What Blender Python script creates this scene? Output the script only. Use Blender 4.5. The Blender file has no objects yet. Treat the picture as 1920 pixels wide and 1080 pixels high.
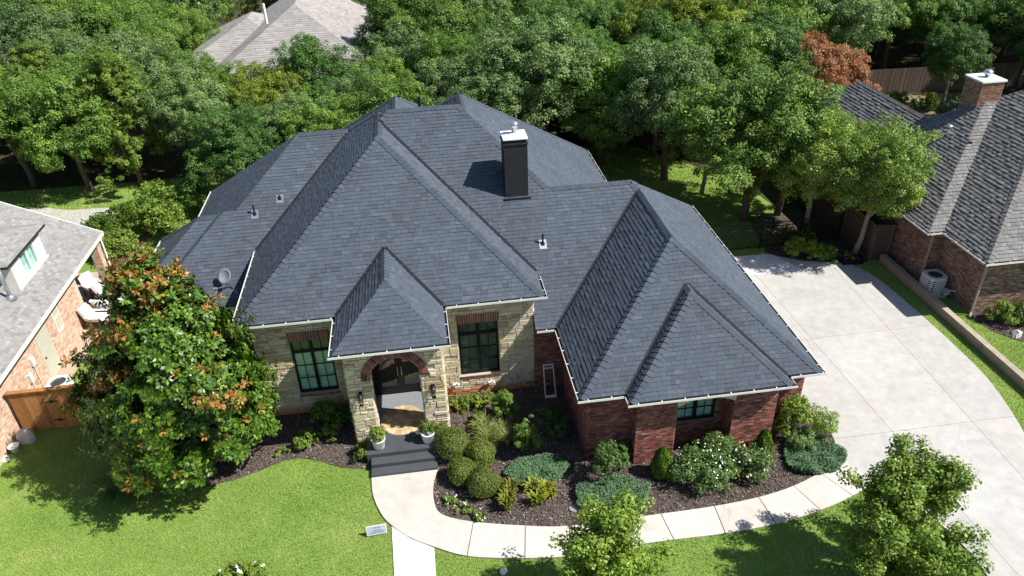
import bpy, math, random
import numpy as np
from mathutils import Vector, Matrix
random.seed(7)
scene = bpy.context.scene
COL = scene.collection
R = math.radians

# ------------------------------------------------------------------ camera
cam = bpy.data.cameras.new('camera')
camo = bpy.data.objects.new('camera', cam); COL.objects.link(camo)
cr, cu, cw = Vector((0.989771, -0.139431, -0.030203)), Vector((0.099521, 0.523118, 0.84643)), Vector((0.102219, 0.840777, -0.531643))
cu = (cu - cr * cu.dot(cr)).normalized(); cw = cu.cross(cr)
camo.matrix_world = Matrix(((cr.x, cu.x, -cw.x, 0), (cr.y, cu.y, -cw.y, 0), (cr.z, cu.z, -cw.z, 18.5), (0, 0, 0, 1)))
cam.sensor_width = 36; cam.lens = 26.25; cam.clip_start = 0.1; cam.clip_end = 2000
scene.camera = camo
CAM = np.array((0, 0, 18.5))

# ------------------------------------------------------------------ sky, sun, exposure
SUN = Vector((0.62, -0.21, 0.757)).normalized()          # towards the sun
w = bpy.data.worlds.new('World'); scene.world = w; w.use_nodes = True
nt = w.node_tree; nt.nodes.clear()
sky = nt.nodes.new('ShaderNodeTexSky'); sky.sky_type = 'NISHITA'; sky.sun_disc = False
sky.sun_elevation = math.asin(SUN.z); sky.sun_rotation = math.atan2(SUN.x, SUN.y)
sky.air_density = 1.0; sky.dust_density = 0.6; sky.ozone_density = 1.2
bg = nt.nodes.new('ShaderNodeBackground'); bg.inputs['Strength'].default_value = 0.072
wo = nt.nodes.new('ShaderNodeOutputWorld')
nt.links.new(sky.outputs[0], bg.inputs['Color']); nt.links.new(bg.outputs[0], wo.inputs['Surface'])
sl = bpy.data.lights.new('sun', 'SUN'); sl.energy = 4.6; sl.angle = R(0.53); sl.color = (1.0, 0.965, 0.91)
so = bpy.data.objects.new('sun', sl); COL.objects.link(so)
so.rotation_euler = SUN.to_track_quat('Z', 'Y').to_euler(); so.location = (20, -10, 40)
vs = scene.view_settings
vs.view_transform = 'Standard'; vs.look = 'None'; vs.exposure = 0.92; vs.gamma = 1; vs.use_curve_mapping = False

# ------------------------------------------------------------------ materials
MATS = {}
def nodes(name, rough=0.8, spec=0.3):
    m = bpy.data.materials.new(name); m.use_nodes = True
    t = m.node_tree; b = t.nodes['Principled BSDF']
    b.inputs['Roughness'].default_value = rough
    b.inputs['Specular IOR Level'].default_value = spec
    MATS[name] = m
    return m, t, b
def ramp(t, fac, stops):
    r = t.nodes.new('ShaderNodeValToRGB')
    while len(r.color_ramp.elements) < len(stops): r.color_ramp.elements.new(0.5)
    for e, (p, c) in zip(r.color_ramp.elements, stops):
        e.position = p; e.color = (*c, 1)
    t.links.new(fac, r.inputs[0]); return r.outputs[0]
def noise(t, scale, detail=4, rough=0.6, vec=None):
    n = t.nodes.new('ShaderNodeTexNoise'); n.inputs['Scale'].default_value = scale
    n.inputs['Detail'].default_value = detail; n.inputs['Roughness'].default_value = rough
    if vec is None:
        g = t.nodes.new('ShaderNodeNewGeometry'); vec = g.outputs['Position']
    t.links.new(vec, n.inputs['Vector']); return n.outputs['Fac']
def mixc(t, a, b, fac, mode='MIX'):
    m = t.nodes.new('ShaderNodeMix'); m.data_type = 'RGBA'; m.blend_type = mode
    for s, v in ((m.inputs[0], fac), (m.inputs[6], a), (m.inputs[7], b)):
        if isinstance(v, (int, float)): s.default_value = v
        elif isinstance(v, tuple): s.default_value = (*v, 1)
        else: t.links.new(v, s)
    return m.outputs[2]
def attr(t, name='v'):
    a = t.nodes.new('ShaderNodeAttribute'); a.attribute_name = name; return a.outputs['Fac']
def bump(t, b, h, dist, strength=1.0):
    n = t.nodes.new('ShaderNodeBump'); n.inputs['Distance'].default_value = dist; n.inputs['Strength'].default_value = strength
    t.links.new(h, n.inputs['Height']); t.links.new(n.outputs[0], b.inputs['Normal'])
def flat(name, c, rough=0.7, var=0.12, scale=3.0, bumpd=0.0, metal=0.0, spec=0.3):
    """one colour with slow mottling and a fine grain"""
    m, t, b = nodes(name, rough, spec)
    n1 = noise(t, scale, 5); n2 = noise(t, scale * 14, 3)
    lo = tuple(x * (1 - var) for x in c); hi = tuple(min(1, x * (1 + var)) for x in c)
    c1 = ramp(t, n1, [(0.3, lo), (0.7, hi)])
    c2 = mixc(t, c1, ramp(t, n2, [(0.3, (0.86,) * 3), (0.7, (1.08,) * 3)]), 1.0, 'MULTIPLY')
    t.links.new(c2, b.inputs['Base Color']); b.inputs['Metallic'].default_value = metal
    if bumpd: bump(t, b, n2, bumpd)
    return m
def pieces(name, stops, rough=0.85, grain=40, bumpd=0.004, spec=0.25, big=0.0, bigs=0.5):
    """separate pieces: colour picked by the per-piece attribute v"""
    m, t, b = nodes(name, rough, spec)
    c = ramp(t, attr(t), stops)
    n = noise(t, grain, 4)
    c = mixc(t, c, ramp(t, n, [(0.25, (0.78,) * 3), (0.75, (1.15,) * 3)]), 1.0, 'MULTIPLY')
    if big:
        n3 = noise(t, bigs, 5)
        c = mixc(t, c, ramp(t, n3, [(0.3, (1 - big,) * 3), (0.7, (1 + big * .6,) * 3)]), 1.0, 'MULTIPLY')
    t.links.new(c, b.inputs['Base Color'])
    if bumpd: bump(t, b, n, bumpd)
    return m
def leafmat(name, dark, light, rough=0.5, transl=0.3, spec=0.3, vary=0.18):
    m, t, b = nodes(name, rough, spec)
    c = ramp(t, attr(t), [(0.0, dark), (0.55, tuple((a + 2 * d) / 3 for a, d in zip(light, dark))), (1.0, light)])
    oi = t.nodes.new('ShaderNodeObjectInfo')
    c = mixc(t, c, ramp(t, oi.outputs['Random'], [(0, (1 - vary,) * 3), (1, (1 + vary, 1 + vary * .8, 1.0))]), 1.0, 'MULTIPLY')
    t.links.new(c, b.inputs['Base Color'])
    tr = t.nodes.new('ShaderNodeBsdfTranslucent')
    t.links.new(mixc(t, c, (0.75, 1.0, 0.35), 0.5, 'MULTIPLY'), tr.inputs['Color'])
    mx = t.nodes.new('ShaderNodeMixShader'); mx.inputs[0].default_value = transl
    o = t.nodes['Material Output']
    t.links.new(b.outputs[0], mx.inputs[1]); t.links.new(tr.outputs[0], mx.inputs[2]); t.links.new(mx.outputs[0], o.inputs['Surface'])
    return m
def glassmat(name, tint=(0.90, 0.96, 0.94)):
    m, t, b = nodes(name, 0.03, 0.5)
    gl = t.nodes.new('ShaderNodeBsdfGlossy'); gl.inputs['Roughness'].default_value = 0.03
    tp = t.nodes.new('ShaderNodeBsdfTransparent'); tp.inputs['Color'].default_value = (*tint, 1)
    lw = t.nodes.new('ShaderNodeLayerWeight'); lw.inputs['Blend'].default_value = .5
    pw = t.nodes.new('ShaderNodeMath'); pw.operation = 'POWER'; pw.inputs[1].default_value = 3.0; t.links.new(lw.outputs['Facing'], pw.inputs[0])
    f = t.nodes.new('ShaderNodeMath'); f.operation = 'MULTIPLY_ADD'; f.inputs[1].default_value = .75; f.inputs[2].default_value = .05; t.links.new(pw.outputs[0], f.inputs[0])
    mx = t.nodes.new('ShaderNodeMixShader')
    t.links.new(f.outputs[0], mx.inputs[0]); t.links.new(tp.outputs[0], mx.inputs[1]); t.links.new(gl.outputs[0], mx.inputs[2])
    t.links.new(mx.outputs[0], t.nodes['Material Output'].inputs['Surface'])
    return m

ROOF = pieces('roof_shingle', [(0, (.052, .063, .080)), (.35, (.064, .077, .097)), (.75, (.072, .087, .109)), (1, (.085, .102, .127))], .88, 90, .003, .25, .14, .4)
CAP = pieces('ridge_cap', [(0, (.050, .061, .078)), (1, (.070, .085, .107))], .88, 90, .003)
DECK = flat('roof_underlay', (.016, .018, .021), .9, .1)
GUTSHADE = flat('gutter_shade', (.035, .037, .040), .6, .1)  # near-black stands in for the shade inside the white gutters
GUTTER = flat('white_gutter', (.70, .69, .66), .45, .1, 4)
FLASH = flat('dark_flashing', (.008, .011, .016), .8, .1)
STONE = pieces('limestone', [(0, (.40, .31, .18)), (.2, (.51, .42, .27)), (.6, (.60, .515, .355)), (.93, (.68, .61, .47)), (1, (.44, .25, .13))], .9, 14, .012, .2, .10, 1.2)
MORTAR = flat('stone_mortar', (.40, .36, .28), .95, .12, 6, .004)
def redstain(m):
    pass
BRICK = pieces('red_brick', [(0, (.075, .036, .034)), (.25, (.18, .064, .050)), (.7, (.28, .098, .072)), (.95, (.36, .15, .115)), (1, (.38, .27, .22))], .9, 25, .004)
BMORT = flat('brick_mortar', (.26, .205, .18), .95, .12, 8)
BRICK2 = pieces('tan_brick', [(0, (.37, .22, .145)), (.3, (.47, .305, .21)), (.7, (.53, .375, .27)), (1, (.57, .46, .37))], .9, 25, .004)
BMORT2 = flat('pale_mortar', (.50, .42, .34), .95, .1, 8)
BRICK3 = pieces('brown_brick', [(0, (.10, .062, .047)), (.4, (.20, .12, .083)), (.8, (.29, .18, .125)), (1, (.36, .28, .22))], .9, 25, .004)
BMORT3 = flat('brown_mortar', (.23, .19, .155), .95, .1, 8)
ROOF2 = pieces('grey_shingle', [(0, (.19, .184, .175)), (.5, (.25, .242, .23)), (1, (.31, .30, .286))], .9, 60, .003, .2, .08, .4)
ROOF3 = pieces('brown_shingle', [(0, (.125, .12, .117)), (.5, (.175, .169, .164)), (1, (.23, .222, .214))], .9, 60, .003, .2, .10, .4)
CAP3 = pieces('brown_cap', [(0, (.13, .12, .115)), (1, (.18, .17, .165))], .9, 60, .003)
ROOF4 = pieces('pale_shingle', [(0, (.23, .21, .195)), (.5, (.285, .265, .25)), (1, (.335, .315, .30))], .9, 60, .003, .2, .08, .3)
DARKM = flat('black_metal', (.013, .015, .017), .38, .1, 4, 0, .3)
STUCCO = flat('black_stucco', (.020, .022, .025), .75, .2, 2.5, .003)
WHITEM = flat('white_metal', (.78, .79, .79), .35, .05, 3)
STEEL = flat('galvanised', (.55, .56, .58), .32, .08, 5, 0, .8)
GLASS = glassmat('glass')
BLIND = flat('window_blind', (.62, .82, .76), .8, .08, 2)
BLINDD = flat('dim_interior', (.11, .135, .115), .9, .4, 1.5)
DOORD = flat('dark_door', (.010, .009, .009), .4, .2, 4)
TRIM = flat('cream_trim', (.66, .63, .56), .6, .06, 4)
WOODF = pieces('cedar_board', [(0, (.30, .13, .042)), (.5, (.38, .175, .058)), (1, (.45, .22, .085))], .7, 9, .002, .25, .14, 1.2)
WOODG = pieces('grey_board', [(0, (.085, .062, .045)), (1, (.14, .108, .08))], .9, 9, .002)  # board colours lowered to carry the shade on the back fence
POT = flat('white_glaze', (.80, .80, .78), .3, .04, 5)
SLATE = flat('dark_step', (.058, .062, .070), .6, .12, 2.5, .002)
ROCK = flat('boulder', (.52, .50, .47), .9, .2, 3, .02)
ROCKW = flat('pale_boulder', (.66, .62, .54), .9, .2, 3, .02)
CUSH = flat('white_cushion', (.82, .80, .76), .85, .04, 4, .002)
BARK = flat('bark', (.14, .105, .078), .95, .35, 5, .02)
BARKL = flat('pale_bark', (.27, .23, .19), .95, .3, 5, .02)
def concrete(name, c, stain, var=.10):
    m, t, b = nodes(name, .9, .2)
    n1 = noise(t, .45, 6, .65); n2 = noise(t, 2.2, 6, .7); n3 = noise(t, 60, 3)
    g = t.nodes.new('ShaderNodeNewGeometry')
    base = ramp(t, n1, [(.3, tuple(x * (1 - var) for x in c)), (.7, tuple(x * (1 + var * .6) for x in c))])
    st = ramp(t, noise(t, .30, 5, .7), [(.58, (0, 0, 0)), (.74, (1, 1, 1))])
    base = mixc(t, base, stain, st)
    vo = t.nodes.new('ShaderNodeTexVoronoi'); vo.feature = 'DISTANCE_TO_EDGE'; vo.inputs['Scale'].default_value = .22
    wv = t.nodes.new('ShaderNodeVectorMath'); wv.operation = 'MULTIPLY_ADD'; t.links.new(n2, wv.inputs[0]); wv.inputs[1].default_value = (.9, .9, 0); t.links.new(g.outputs['Position'], wv.inputs[2]); t.links.new(wv.outputs[0], vo.inputs['Vector'])
    crack = ramp(t, vo.outputs['Distance'], [(.0, (.72,) * 3), (.0035, (1,) * 3)])
    base = mixc(t, base, mixc(t, (1, 1, 1), crack, ramp(t, noise(t, .2, 3), [(.5, (0,) * 3), (.62, (1,) * 3)])), 1, 'MULTIPLY')
    spots = ramp(t, noise(t, 1.1, 2), [(.70, (1,) * 3), (.80, (.86,) * 3)])
    base = mixc(t, base, spots, 1, 'MULTIPLY')
    base = mixc(t, base, ramp(t, n2, [(.35, (.87,) * 3), (.65, (1.05,) * 3)]), 1, 'MULTIPLY')
    base = mixc(t, base, ramp(t, n3, [(.3, (.93,) * 3), (.7, (1.05,) * 3)]), 1, 'MULTIPLY')
    base = mixc(t, base, ramp(t, attr(t), [(0, (.94,) * 3), (1, (1.05,) * 3)]), 1, 'MULTIPLY')
    t.links.new(base, b.inputs['Base Color']); bump(t, b, n3, .002)
    return m
CONC = concrete('driveway_concrete', (.425, .412, .383), (.43, .38, .325))
CONCN = concrete('new_concrete', (.66, .655, .635), (.62, .61, .58))
WALKC = concrete('walk_concrete', (.52, .475, .425), (.52, .45, .39))
PATHC = concrete('white_concrete', (.70, .69, .66), (.68, .67, .64), .05)
JOINT = flat('joint', (.24, .215, .19), .95, .1)
JOINTD = flat('drive_joint', (.33, .315, .29), .95, .1)
WALLC = flat('tan_block', (.33, .275, .21), .95, .18, 2, .006)
def groundmat(name, cols, scale, fine=25, bumpd=.02):
    m, t, b = nodes(name, .95, .1)
    c = ramp(t, noise(t, scale, 6, .65), cols)
    c = mixc(t, c, ramp(t, noise(t, fine, 4, .7), [(.25, (.72,) * 3), (.75, (1.2,) * 3)]), 1, 'MULTIPLY')
    t.links.new(c, b.inputs['Base Color']); bump(t, b, noise(t, fine, 4, .7), bumpd)
    return m
LAWN = groundmat('lawn_soil', [(.3, (.13, .21, .038)), (.7, (.20, .28, .062))], .7)
EARTH = groundmat('woodland_floor', [(.35, (.075, .05, .032)), (.55, (.05, .055, .022)), (.7, (.045, .08, .018))], .35)
MULCH = groundmat('mulch_bed', [(.3, (.062, .047, .040)), (.7, (.115, .092, .080))], 1.5, 40, .03)
CHIP = pieces('mulch_chip', [(0, (.04, .03, .026)), (.5, (.125, .097, .083)), (.85, (.23, .19, .165)), (1, (.45, .40, .36))], .95, 30, 0)
def grassmat(name, stops):
    m, t, b = nodes(name, .65, .2)
    c = ramp(t, attr(t), stops)
    t.links.new(c, b.inputs['Base Color'])
    tr = t.nodes.new('ShaderNodeBsdfTranslucent'); t.links.new(c, tr.inputs['Color'])
    mx = t.nodes.new('ShaderNodeMixShader'); mx.inputs[0].default_value = .3
    t.links.new(b.outputs[0], mx.inputs[1]); t.links.new(tr.outputs[0], mx.inputs[2]); t.links.new(mx.outputs[0], t.nodes['Material Output'].inputs['Surface'])
    return m
GRASS = grassmat('grass_blade', [(0, (.12, .25, .038)), (.42, (.255, .395, .080)), (.8, (.40, .47, .14)), (1, (.52, .50, .24))])
L_OAK = leafmat('oak_leaf', (0.070, 0.145, 0.023), (0.244, 0.371, 0.064))
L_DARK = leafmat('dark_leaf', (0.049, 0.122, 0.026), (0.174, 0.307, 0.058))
L_GREY = leafmat('grey_leaf', (0.081, 0.148, 0.046), (0.249, 0.348, 0.122))
L_LIME = leafmat('lime_leaf', (.105, .17, .016), (.31, .37, .045))
L_JUN = leafmat('juniper_leaf', (0.087, 0.157, 0.023), (0.290, 0.389, 0.058))
L_RUST = leafmat('rust_leaf', (.30, .115, .045), (.56, .28, .13))
L_MAG = leafmat('magnolia_leaf', (.020, .062, .009), (.155, .255, .030), .34, .14, .32)
L_MAGB = leafmat('magnolia_new_leaf', (.26, .11, .025), (.50, .27, .075), .45, .2)
L_MAPLE = leafmat('maple_leaf', (0.110, 0.203, 0.026), (0.371, 0.476, 0.075), .45, .35)
L_BOX = leafmat('boxwood_leaf', (.080, .130, .018), (.24, .285, .055), .5)
L_BLUE = leafmat('blue_juniper', (.050, .118, .062), (.160, .255, .135), .7, .15)
L_ARB = leafmat('arborvitae', (.050, .115, .010), (.165, .235, .022))
L_ROSE = leafmat('rose_leaf', (.055, .120, .028), (.21, .30, .095))
L_YEL = leafmat('yellow_strap', (.13, .17, .018), (.40, .40, .06))
L_BRIGHT = leafmat('bright_leaf', (.11, .19, .020), (.31, .40, .07))
L_SEDGE = leafmat('pale_grass', (.14, .18, .04), (.34, .37, .12))
L_OAKL = leafmat('pale_oak_leaf', (0.099, 0.180, 0.028), (0.325, 0.435, 0.081))  # lighter yellow-green leaves of the slim oaks
PETAL = flat('white_petal', (.78, .78, .70), .7, .1, 20)
PINK = flat('pink_petal', (.72, .52, .48), .7, .1, 20)
# ------------------------------------------------------------------ mesh helpers
class MB:
    def __init__(s): s.v = []; s.f = []; s.a = []
    def quadset(s, vs, fs, val=.5):
        o = len(s.v); s.v += [tuple(p) for p in vs]; s.f += [tuple(i + o for i in f) for f in fs]; s.a += [val] * len(vs); return s
    def box(s, x0, x1, y0, y1, z0, z1, val=.5):
        return s.quadset([(x0, y0, z0), (x1, y0, z0), (x1, y1, z0), (x0, y1, z0), (x0, y0, z1), (x1, y0, z1), (x1, y1, z1), (x0, y1, z1)],
                         [(0, 3, 2, 1), (4, 5, 6, 7), (0, 1, 5, 4), (1, 2, 6, 5), (2, 3, 7, 6), (3, 0, 4, 7)], val)
    def bar(s, p, q, wd, ht=None, up=(0, 0, 1), val=.5):
        p = Vector(p); q = Vector(q); d = (q - p).normalized(); ht = ht or wd
        up = Vector(up)
        if abs(d.dot(up)) > .98: up = Vector((0, 1, 0))
        a = d.cross(up).normalized() * wd / 2; b = a.normalized().cross(d) * ht / 2
        vs = [p - a - b, p + a - b, p + a + b, p - a + b, q - a - b, q + a - b, q + a + b, q - a + b]
        return s.quadset(vs, [(0, 3, 2, 1), (4, 5, 6, 7), (0, 1, 5, 4), (1, 2, 6, 5), (2, 3, 7, 6), (3, 0, 4, 7)], val)
    def tube(s, pts, rad, n=8, val=.5, caps=True):
        pts = [Vector(p) for p in pts]; o = len(s.v)
        for i, p in enumerate(pts):
            d = (pts[min(i + 1, len(pts) - 1)] - pts[max(i - 1, 0)]).normalized()
            a = d.cross(Vector((0, 0, 1)) if abs(d.z) < .95 else Vector((1, 0, 0))).normalized(); b = d.cross(a)
            r = rad[i] if isinstance(rad, (list, tuple)) else rad
            for k in range(n):
                t = 2 * math.pi * k / n; s.v.append(tuple(p + a * math.cos(t) * r + b * math.sin(t) * r)); s.a.append(val)
        for i in range(len(pts) - 1):
            for k in range(n):
                s.f.append((o + i * n + k, o + i * n + (k + 1) % n, o + (i + 1) * n + (k + 1) % n, o + (i + 1) * n + k))
        if caps:
            s.f.append(tuple(o + k for k in range(n))[::-1]); s.f.append(tuple(o + (len(pts) - 1) * n + k for k in range(n)))
        return s
    def lathe(s, prof, c=(0, 0, 0), n=24, val=.5):
        o = len(s.v)
        for r, z in prof:
            for k in range(n):
                t = 2 * math.pi * k / n; s.v.append((c[0] + r * math.cos(t), c[1] + r * math.sin(t), c[2] + z)); s.a.append(val)
        for i in range(len(prof) - 1):
            for k in range(n):
                s.f.append((o + i * n + k, o + i * n + (k + 1) % n, o + (i + 1) * n + (k + 1) % n, o + (i + 1) * n + k))
        if prof[0][0] > 1e-4: s.f.append(tuple(o + k for k in range(n))[::-1])
        if prof[-1][0] > 1e-4: s.f.append(tuple(o + (len(prof) - 1) * n + k for k in range(n)))
        return s
    def prism(s, poly, z0, z1, val=.5):
        n = len(poly); vs = [(x, y, z0) for x, y in poly] + [(x, y, z1) for x, y in poly]
        a = sum(poly[i][0] * poly[(i + 1) % n][1] - poly[(i + 1) % n][0] * poly[i][1] for i in range(n))
        top = list(range(n, 2 * n)); bot = list(range(n))[::-1]
        fs = [tuple(top), tuple(bot)] + [(i, (i + 1) % n, (i + 1) % n + n, i + n) for i in range(n)]
        if a < 0: fs = [f[::-1] for f in fs]
        return s.quadset(vs, fs, val)
    def mesh(s, name, mat, smooth=False):
        me = bpy.data.meshes.new(name); me.from_pydata(s.v, [], s.f)
        at = me.attributes.new('v', 'FLOAT', 'POINT'); at.data.foreach_set('value', s.a)
        me.materials.append(mat)
        if smooth: me.polygons.foreach_set('use_smooth', [True] * len(me.polygons))
        me.update(); return me
    def build(s, name, mat, parent=None, smooth=False):
        return link(name, s.mesh(name, mat, smooth), parent)
def link(name, me, parent=None):
    o = bpy.data.objects.new(name, me); COL.objects.link(o)
    if parent is not None:
        o.parent = parent
        if parent.parent is None: o.location = -parent.location
    return o
def quads(name, V, val, mat):
    """V (n,4,3) float array of separate quads -> mesh"""
    V = np.asarray(V, dtype=np.float32); n, k = V.shape[0], V.shape[1]
    me = bpy.data.meshes.new(name)
    me.vertices.add(n * k); me.vertices.foreach_set('co', V.reshape(-1))
    me.loops.add(n * k); me.loops.foreach_set('vertex_index', np.arange(n * k, dtype=np.int32))
    me.polygons.add(n); me.polygons.foreach_set('loop_start', np.arange(0, n * k, k, dtype=np.int32))
    at = me.attributes.new('v', 'FLOAT', 'POINT'); at.data.foreach_set('value', np.repeat(np.asarray(val, dtype=np.float32), k))
    me.materials.append(mat); me.update(calc_edges=True); me.validate()
    return me
def tag(o, label=None, cat=None, group=None, kind=None):
    if label: o['label'] = label
    if cat: o['category'] = cat
    if group: o['group'] = group
    if kind: o['kind'] = kind
    return o
def thing(name, label, cat, loc=(0, 0, 0), group=None):
    o = bpy.data.objects.new(name, None); COL.objects.link(o); o.location = loc; o.empty_display_size = .3
    return tag(o, label, cat, group)
def dup(root, loc, rz=0, sc=1.0, label=None, group=None):
    c = root.copy(); COL.objects.link(c); c.location = loc; c.rotation_euler = (0, 0, rz)
    c.scale = (sc, sc, sc) if not isinstance(sc, tuple) else sc
    if label: c['label'] = label
    if group: c['group'] = group
    for ch in root.children:
        d = ch.copy(); COL.objects.link(d); d.parent = c
        for g in ch.children:
            e = g.copy(); COL.objects.link(e); e.parent = d
    return c
def nrm(a): return a / np.maximum(np.linalg.norm(a, axis=-1, keepdims=True), 1e-9)

# ---- convex solids from half spaces
def solid(planes, big=200):
    """planes: list of (tag, n, d) with n.x <= d; returns list of (tag, n, polygon)"""
    B = big; faces = []
    for ax in range(3):
        for sg in (-1, 1):
            n = [0, 0, 0]; n[ax] = sg; a, b = (ax + 1) % 3, (ax + 2) % 3
            pts = []
            for i, j in ((-1, -1), (1, -1), (1, 1), (-1, 1)):
                p = [0, 0, 0]; p[ax] = sg * B; p[a] = i * B; p[b] = j * B; pts.append(Vector(p))
            if sg < 0: pts.reverse()
            faces.append(('box', Vector(n), pts))
    for tg, n, d in planes:
        n = Vector(n); L = n.length; n = n / L; d = d / L
        out = []; cut = []
        for t2, n2, P in faces:
            Q = []
            for i in range(len(P)):
                a, b = P[i], P[(i + 1) % len(P)]; da, db = n.dot(a) - d, n.dot(b) - d
                if da <= 1e-6: Q.append(a)
                if (da < -1e-6 and db > 1e-6) or (da > 1e-6 and db < -1e-6):
                    q = a + (b - a) * (da / (da - db)); Q.append(q); cut.append(q)
                elif abs(da) <= 1e-6: cut.append(a)
            if len(Q) >= 3: out.append((t2, n2, Q))
        if len(cut) >= 3:
            uq = []
            for c in cut:
                if all((c - k).length > 1e-4 for k in uq): uq.append(c)
            if len(uq) >= 3:
                ce = sum(uq, Vector()) / len(uq); a = (uq[0] - ce).normalized(); b = n.cross(a)
                uq.sort(key=lambda p: math.atan2((p - ce).dot(b), (p - ce).dot(a)))
                out.append((tg, n, uq))
        faces = out
    return [f for f in faces if f[0] != 'box']
class Block:
    """one hipped roof block; S slope, e eave height, sides given as eave coordinates (None = no slope there)"""
    def __init__(s, x0, x1, y0, y1, e, S=.82, left=True, right=True, front=True, back=True, drop=.14, extra=()):
        P = [('side', (-1, 0, 0), -x0), ('side', (1, 0, 0), x1), ('side', (0, -1, 0), -y0), ('side', (0, 1, 0), y1), ('bottom', (0, 0, -1), -(e - drop))]
        if left: P.append(('left', (-S, 0, 1), e - S * x0))
        if right: P.append(('right', (S, 0, 1), e + S * x1))
        if front: P.append(('front', (0, -S, 1), e - S * y0))
        if back: P.append(('back', (0, S, 1), e + S * y1))
        P += list(extra)
        s.P = [(t, Vector(n) / Vector(n).length, d / Vector(n).length) for t, n, d in P]
        s.faces = solid(P); s.e = e
        s.A = np.array([tuple(n) for t, n, d in s.P]); s.D = np.array([d for t, n, d in s.P])
    def inside(s, p, tol=.002): return bool(np.all(s.A @ np.asarray(p) - s.D < -tol))
    def mesh(s):
        m = MB()
        for t, n, P in s.faces:
            m.quadset(P, [tuple(range(len(P)))])
        return m
def span(P2, t):
    """convex 2D polygon (u,t): u interval at height t"""
    us = []
    for i in range(len(P2)):
        (u0, t0), (u1, t1) = P2[i], P2[(i + 1) % len(P2)]
        if (t0 - t) * (t1 - t) <= 0 and abs(t1 - t0) > 1e-9: us.append(u0 + (u1 - u0) * (t - t0) / (t1 - t0))
    return (min(us), max(us)) if len(us) >= 2 else None
def shingle_pieces(blk, others, sides=('front', 'left', 'right'), ex=.150, wmin=.13, wmax=.34, th=.011, seed=1, cull=None):
    rnd = random.Random(seed); out = []
    for tg, n, P in blk.faces:
        if tg not in sides: continue
        up = (Vector((0, 0, 1)) - n * n.z).normalized(); u = up.cross(n).normalized(); o = P[0]
        P2 = [((p - o).dot(u), (p - o).dot(up)) for p in P]
        t0, t1 = min(p[1] for p in P2), max(p[1] for p in P2)
        row = 0; t = t0 - .02
        while t < t1 - .02:
            ta, tb = max(t, t0 + .001), min(t + ex * 1.12, t1 - .001)
            sa, sb = span(P2, ta + 1e-4), span(P2, tb - 1e-4)
            if sa and sb:
                x = min(sa[0], sb[0]) - rnd.random() * wmax; xe = max(sa[1], sb[1])
                while x < xe:
                    wd = rnd.uniform(wmin, wmax); a0, a1 = x, x + wd - .006
                    q = [max(min(v, hi), lo) for v, (lo, hi) in ((a0, sa), (a1, sa), (a1, sb), (a0, sb))]
                    x += wd
                    if q[1] - q[0] < .02 and q[2] - q[3] < .02: continue
                    lift = th * (1.0 + (rnd.random() < .45) * rnd.uniform(.5, 1.0))
                    c = o + u * ((q[0] + q[1] + q[2] + q[3]) / 4) + up * ((ta + tb) / 2)
                    qs = (o + u * q[0] + up * ta, o + u * q[1] + up * ta, o + u * q[2] + up * tb, o + u * q[3] + up * tb)
                    if any(b.inside(c) and all(b.inside(k) for k in qs) for b in others): continue
                    if cull and cull(c): continue
                    B = [o + u * q[0] + up * ta, o + u * q[1] + up * ta, o + u * q[2] + up * tb, o + u * q[3] + up * tb]
                    T = [B[0] + n * (lift + .006), B[1] + n * (lift + .006), B[2] + n * .004, B[3] + n * .004]
                    val = min(1, max(0, rnd.gauss(.5, .22)))
                    out.append((B[:2] + T, [(2, 3, 4, 5), (0, 1, 3, 2), (1, 4, 3), (0, 2, 5)], val, c))
            t += ex; row += 1
    return out
def cap_pieces(blk, others, ex=.21, wd=.17, seed=2, sides=('front', 'left', 'right', 'back')):
    rnd = random.Random(seed); out = []; F = [f for f in blk.faces if f[0] in sides]
    for i in range(len(F)):
        for j in range(i + 1, len(F)):
            sh = [p for p in F[i][2] if any((p - q).length < 1e-3 for q in F[j][2])]
            if len(sh) != 2: continue
            a, b = sorted(sh, key=lambda p: p.z)
            d = (b - a); L = d.length
            if L < .05: continue
            d.normalize(); nn = (F[i][1] + F[j][1]).normalized()
            w1 = d.cross(F[i][1]).normalized(); w2 = d.cross(F[j][1]).normalized()
            c1 = sum(F[i][2], Vector()) / len(F[i][2]); c2 = sum(F[j][2], Vector()) / len(F[j][2])
            if w1.dot(c1 - a) < 0: w1 = -w1
            if w2.dot(c2 - a) < 0: w2 = -w2
            t = 0.0
            while t < L:
                p, q = a + d * t, a + d * min(t + ex * 1.15, L + .03); c = (p + q) / 2
                t += ex
                if any(o.inside(c - nn * .03) for o in others): continue
                h0, h1 = .044 + rnd.random() * .010, .018
                vs = [p + nn * h0, p + w1 * wd + F[i][1] * h0 * .8, q + w1 * wd + F[i][1] * h1, q + nn * h1, p + w2 * wd + F[j][1] * h0 * .8, q + w2 * wd + F[j][1] * h1,
                      p - nn * .01, p + w1 * wd - F[i][1] * .01, p + w2 * wd - F[j][1] * .01, q + w1 * wd - F[i][1] * .01, q + w2 * wd - F[j][1] * .01]
                out.append((vs, [(0, 1, 2, 3), (0, 3, 5, 4), (0, 6, 7, 1), (0, 4, 8, 6), (1, 7, 9, 2), (4, 5, 10, 8)], min(1, max(0, rnd.gauss(.5, .25))), c))
    return out
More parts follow.
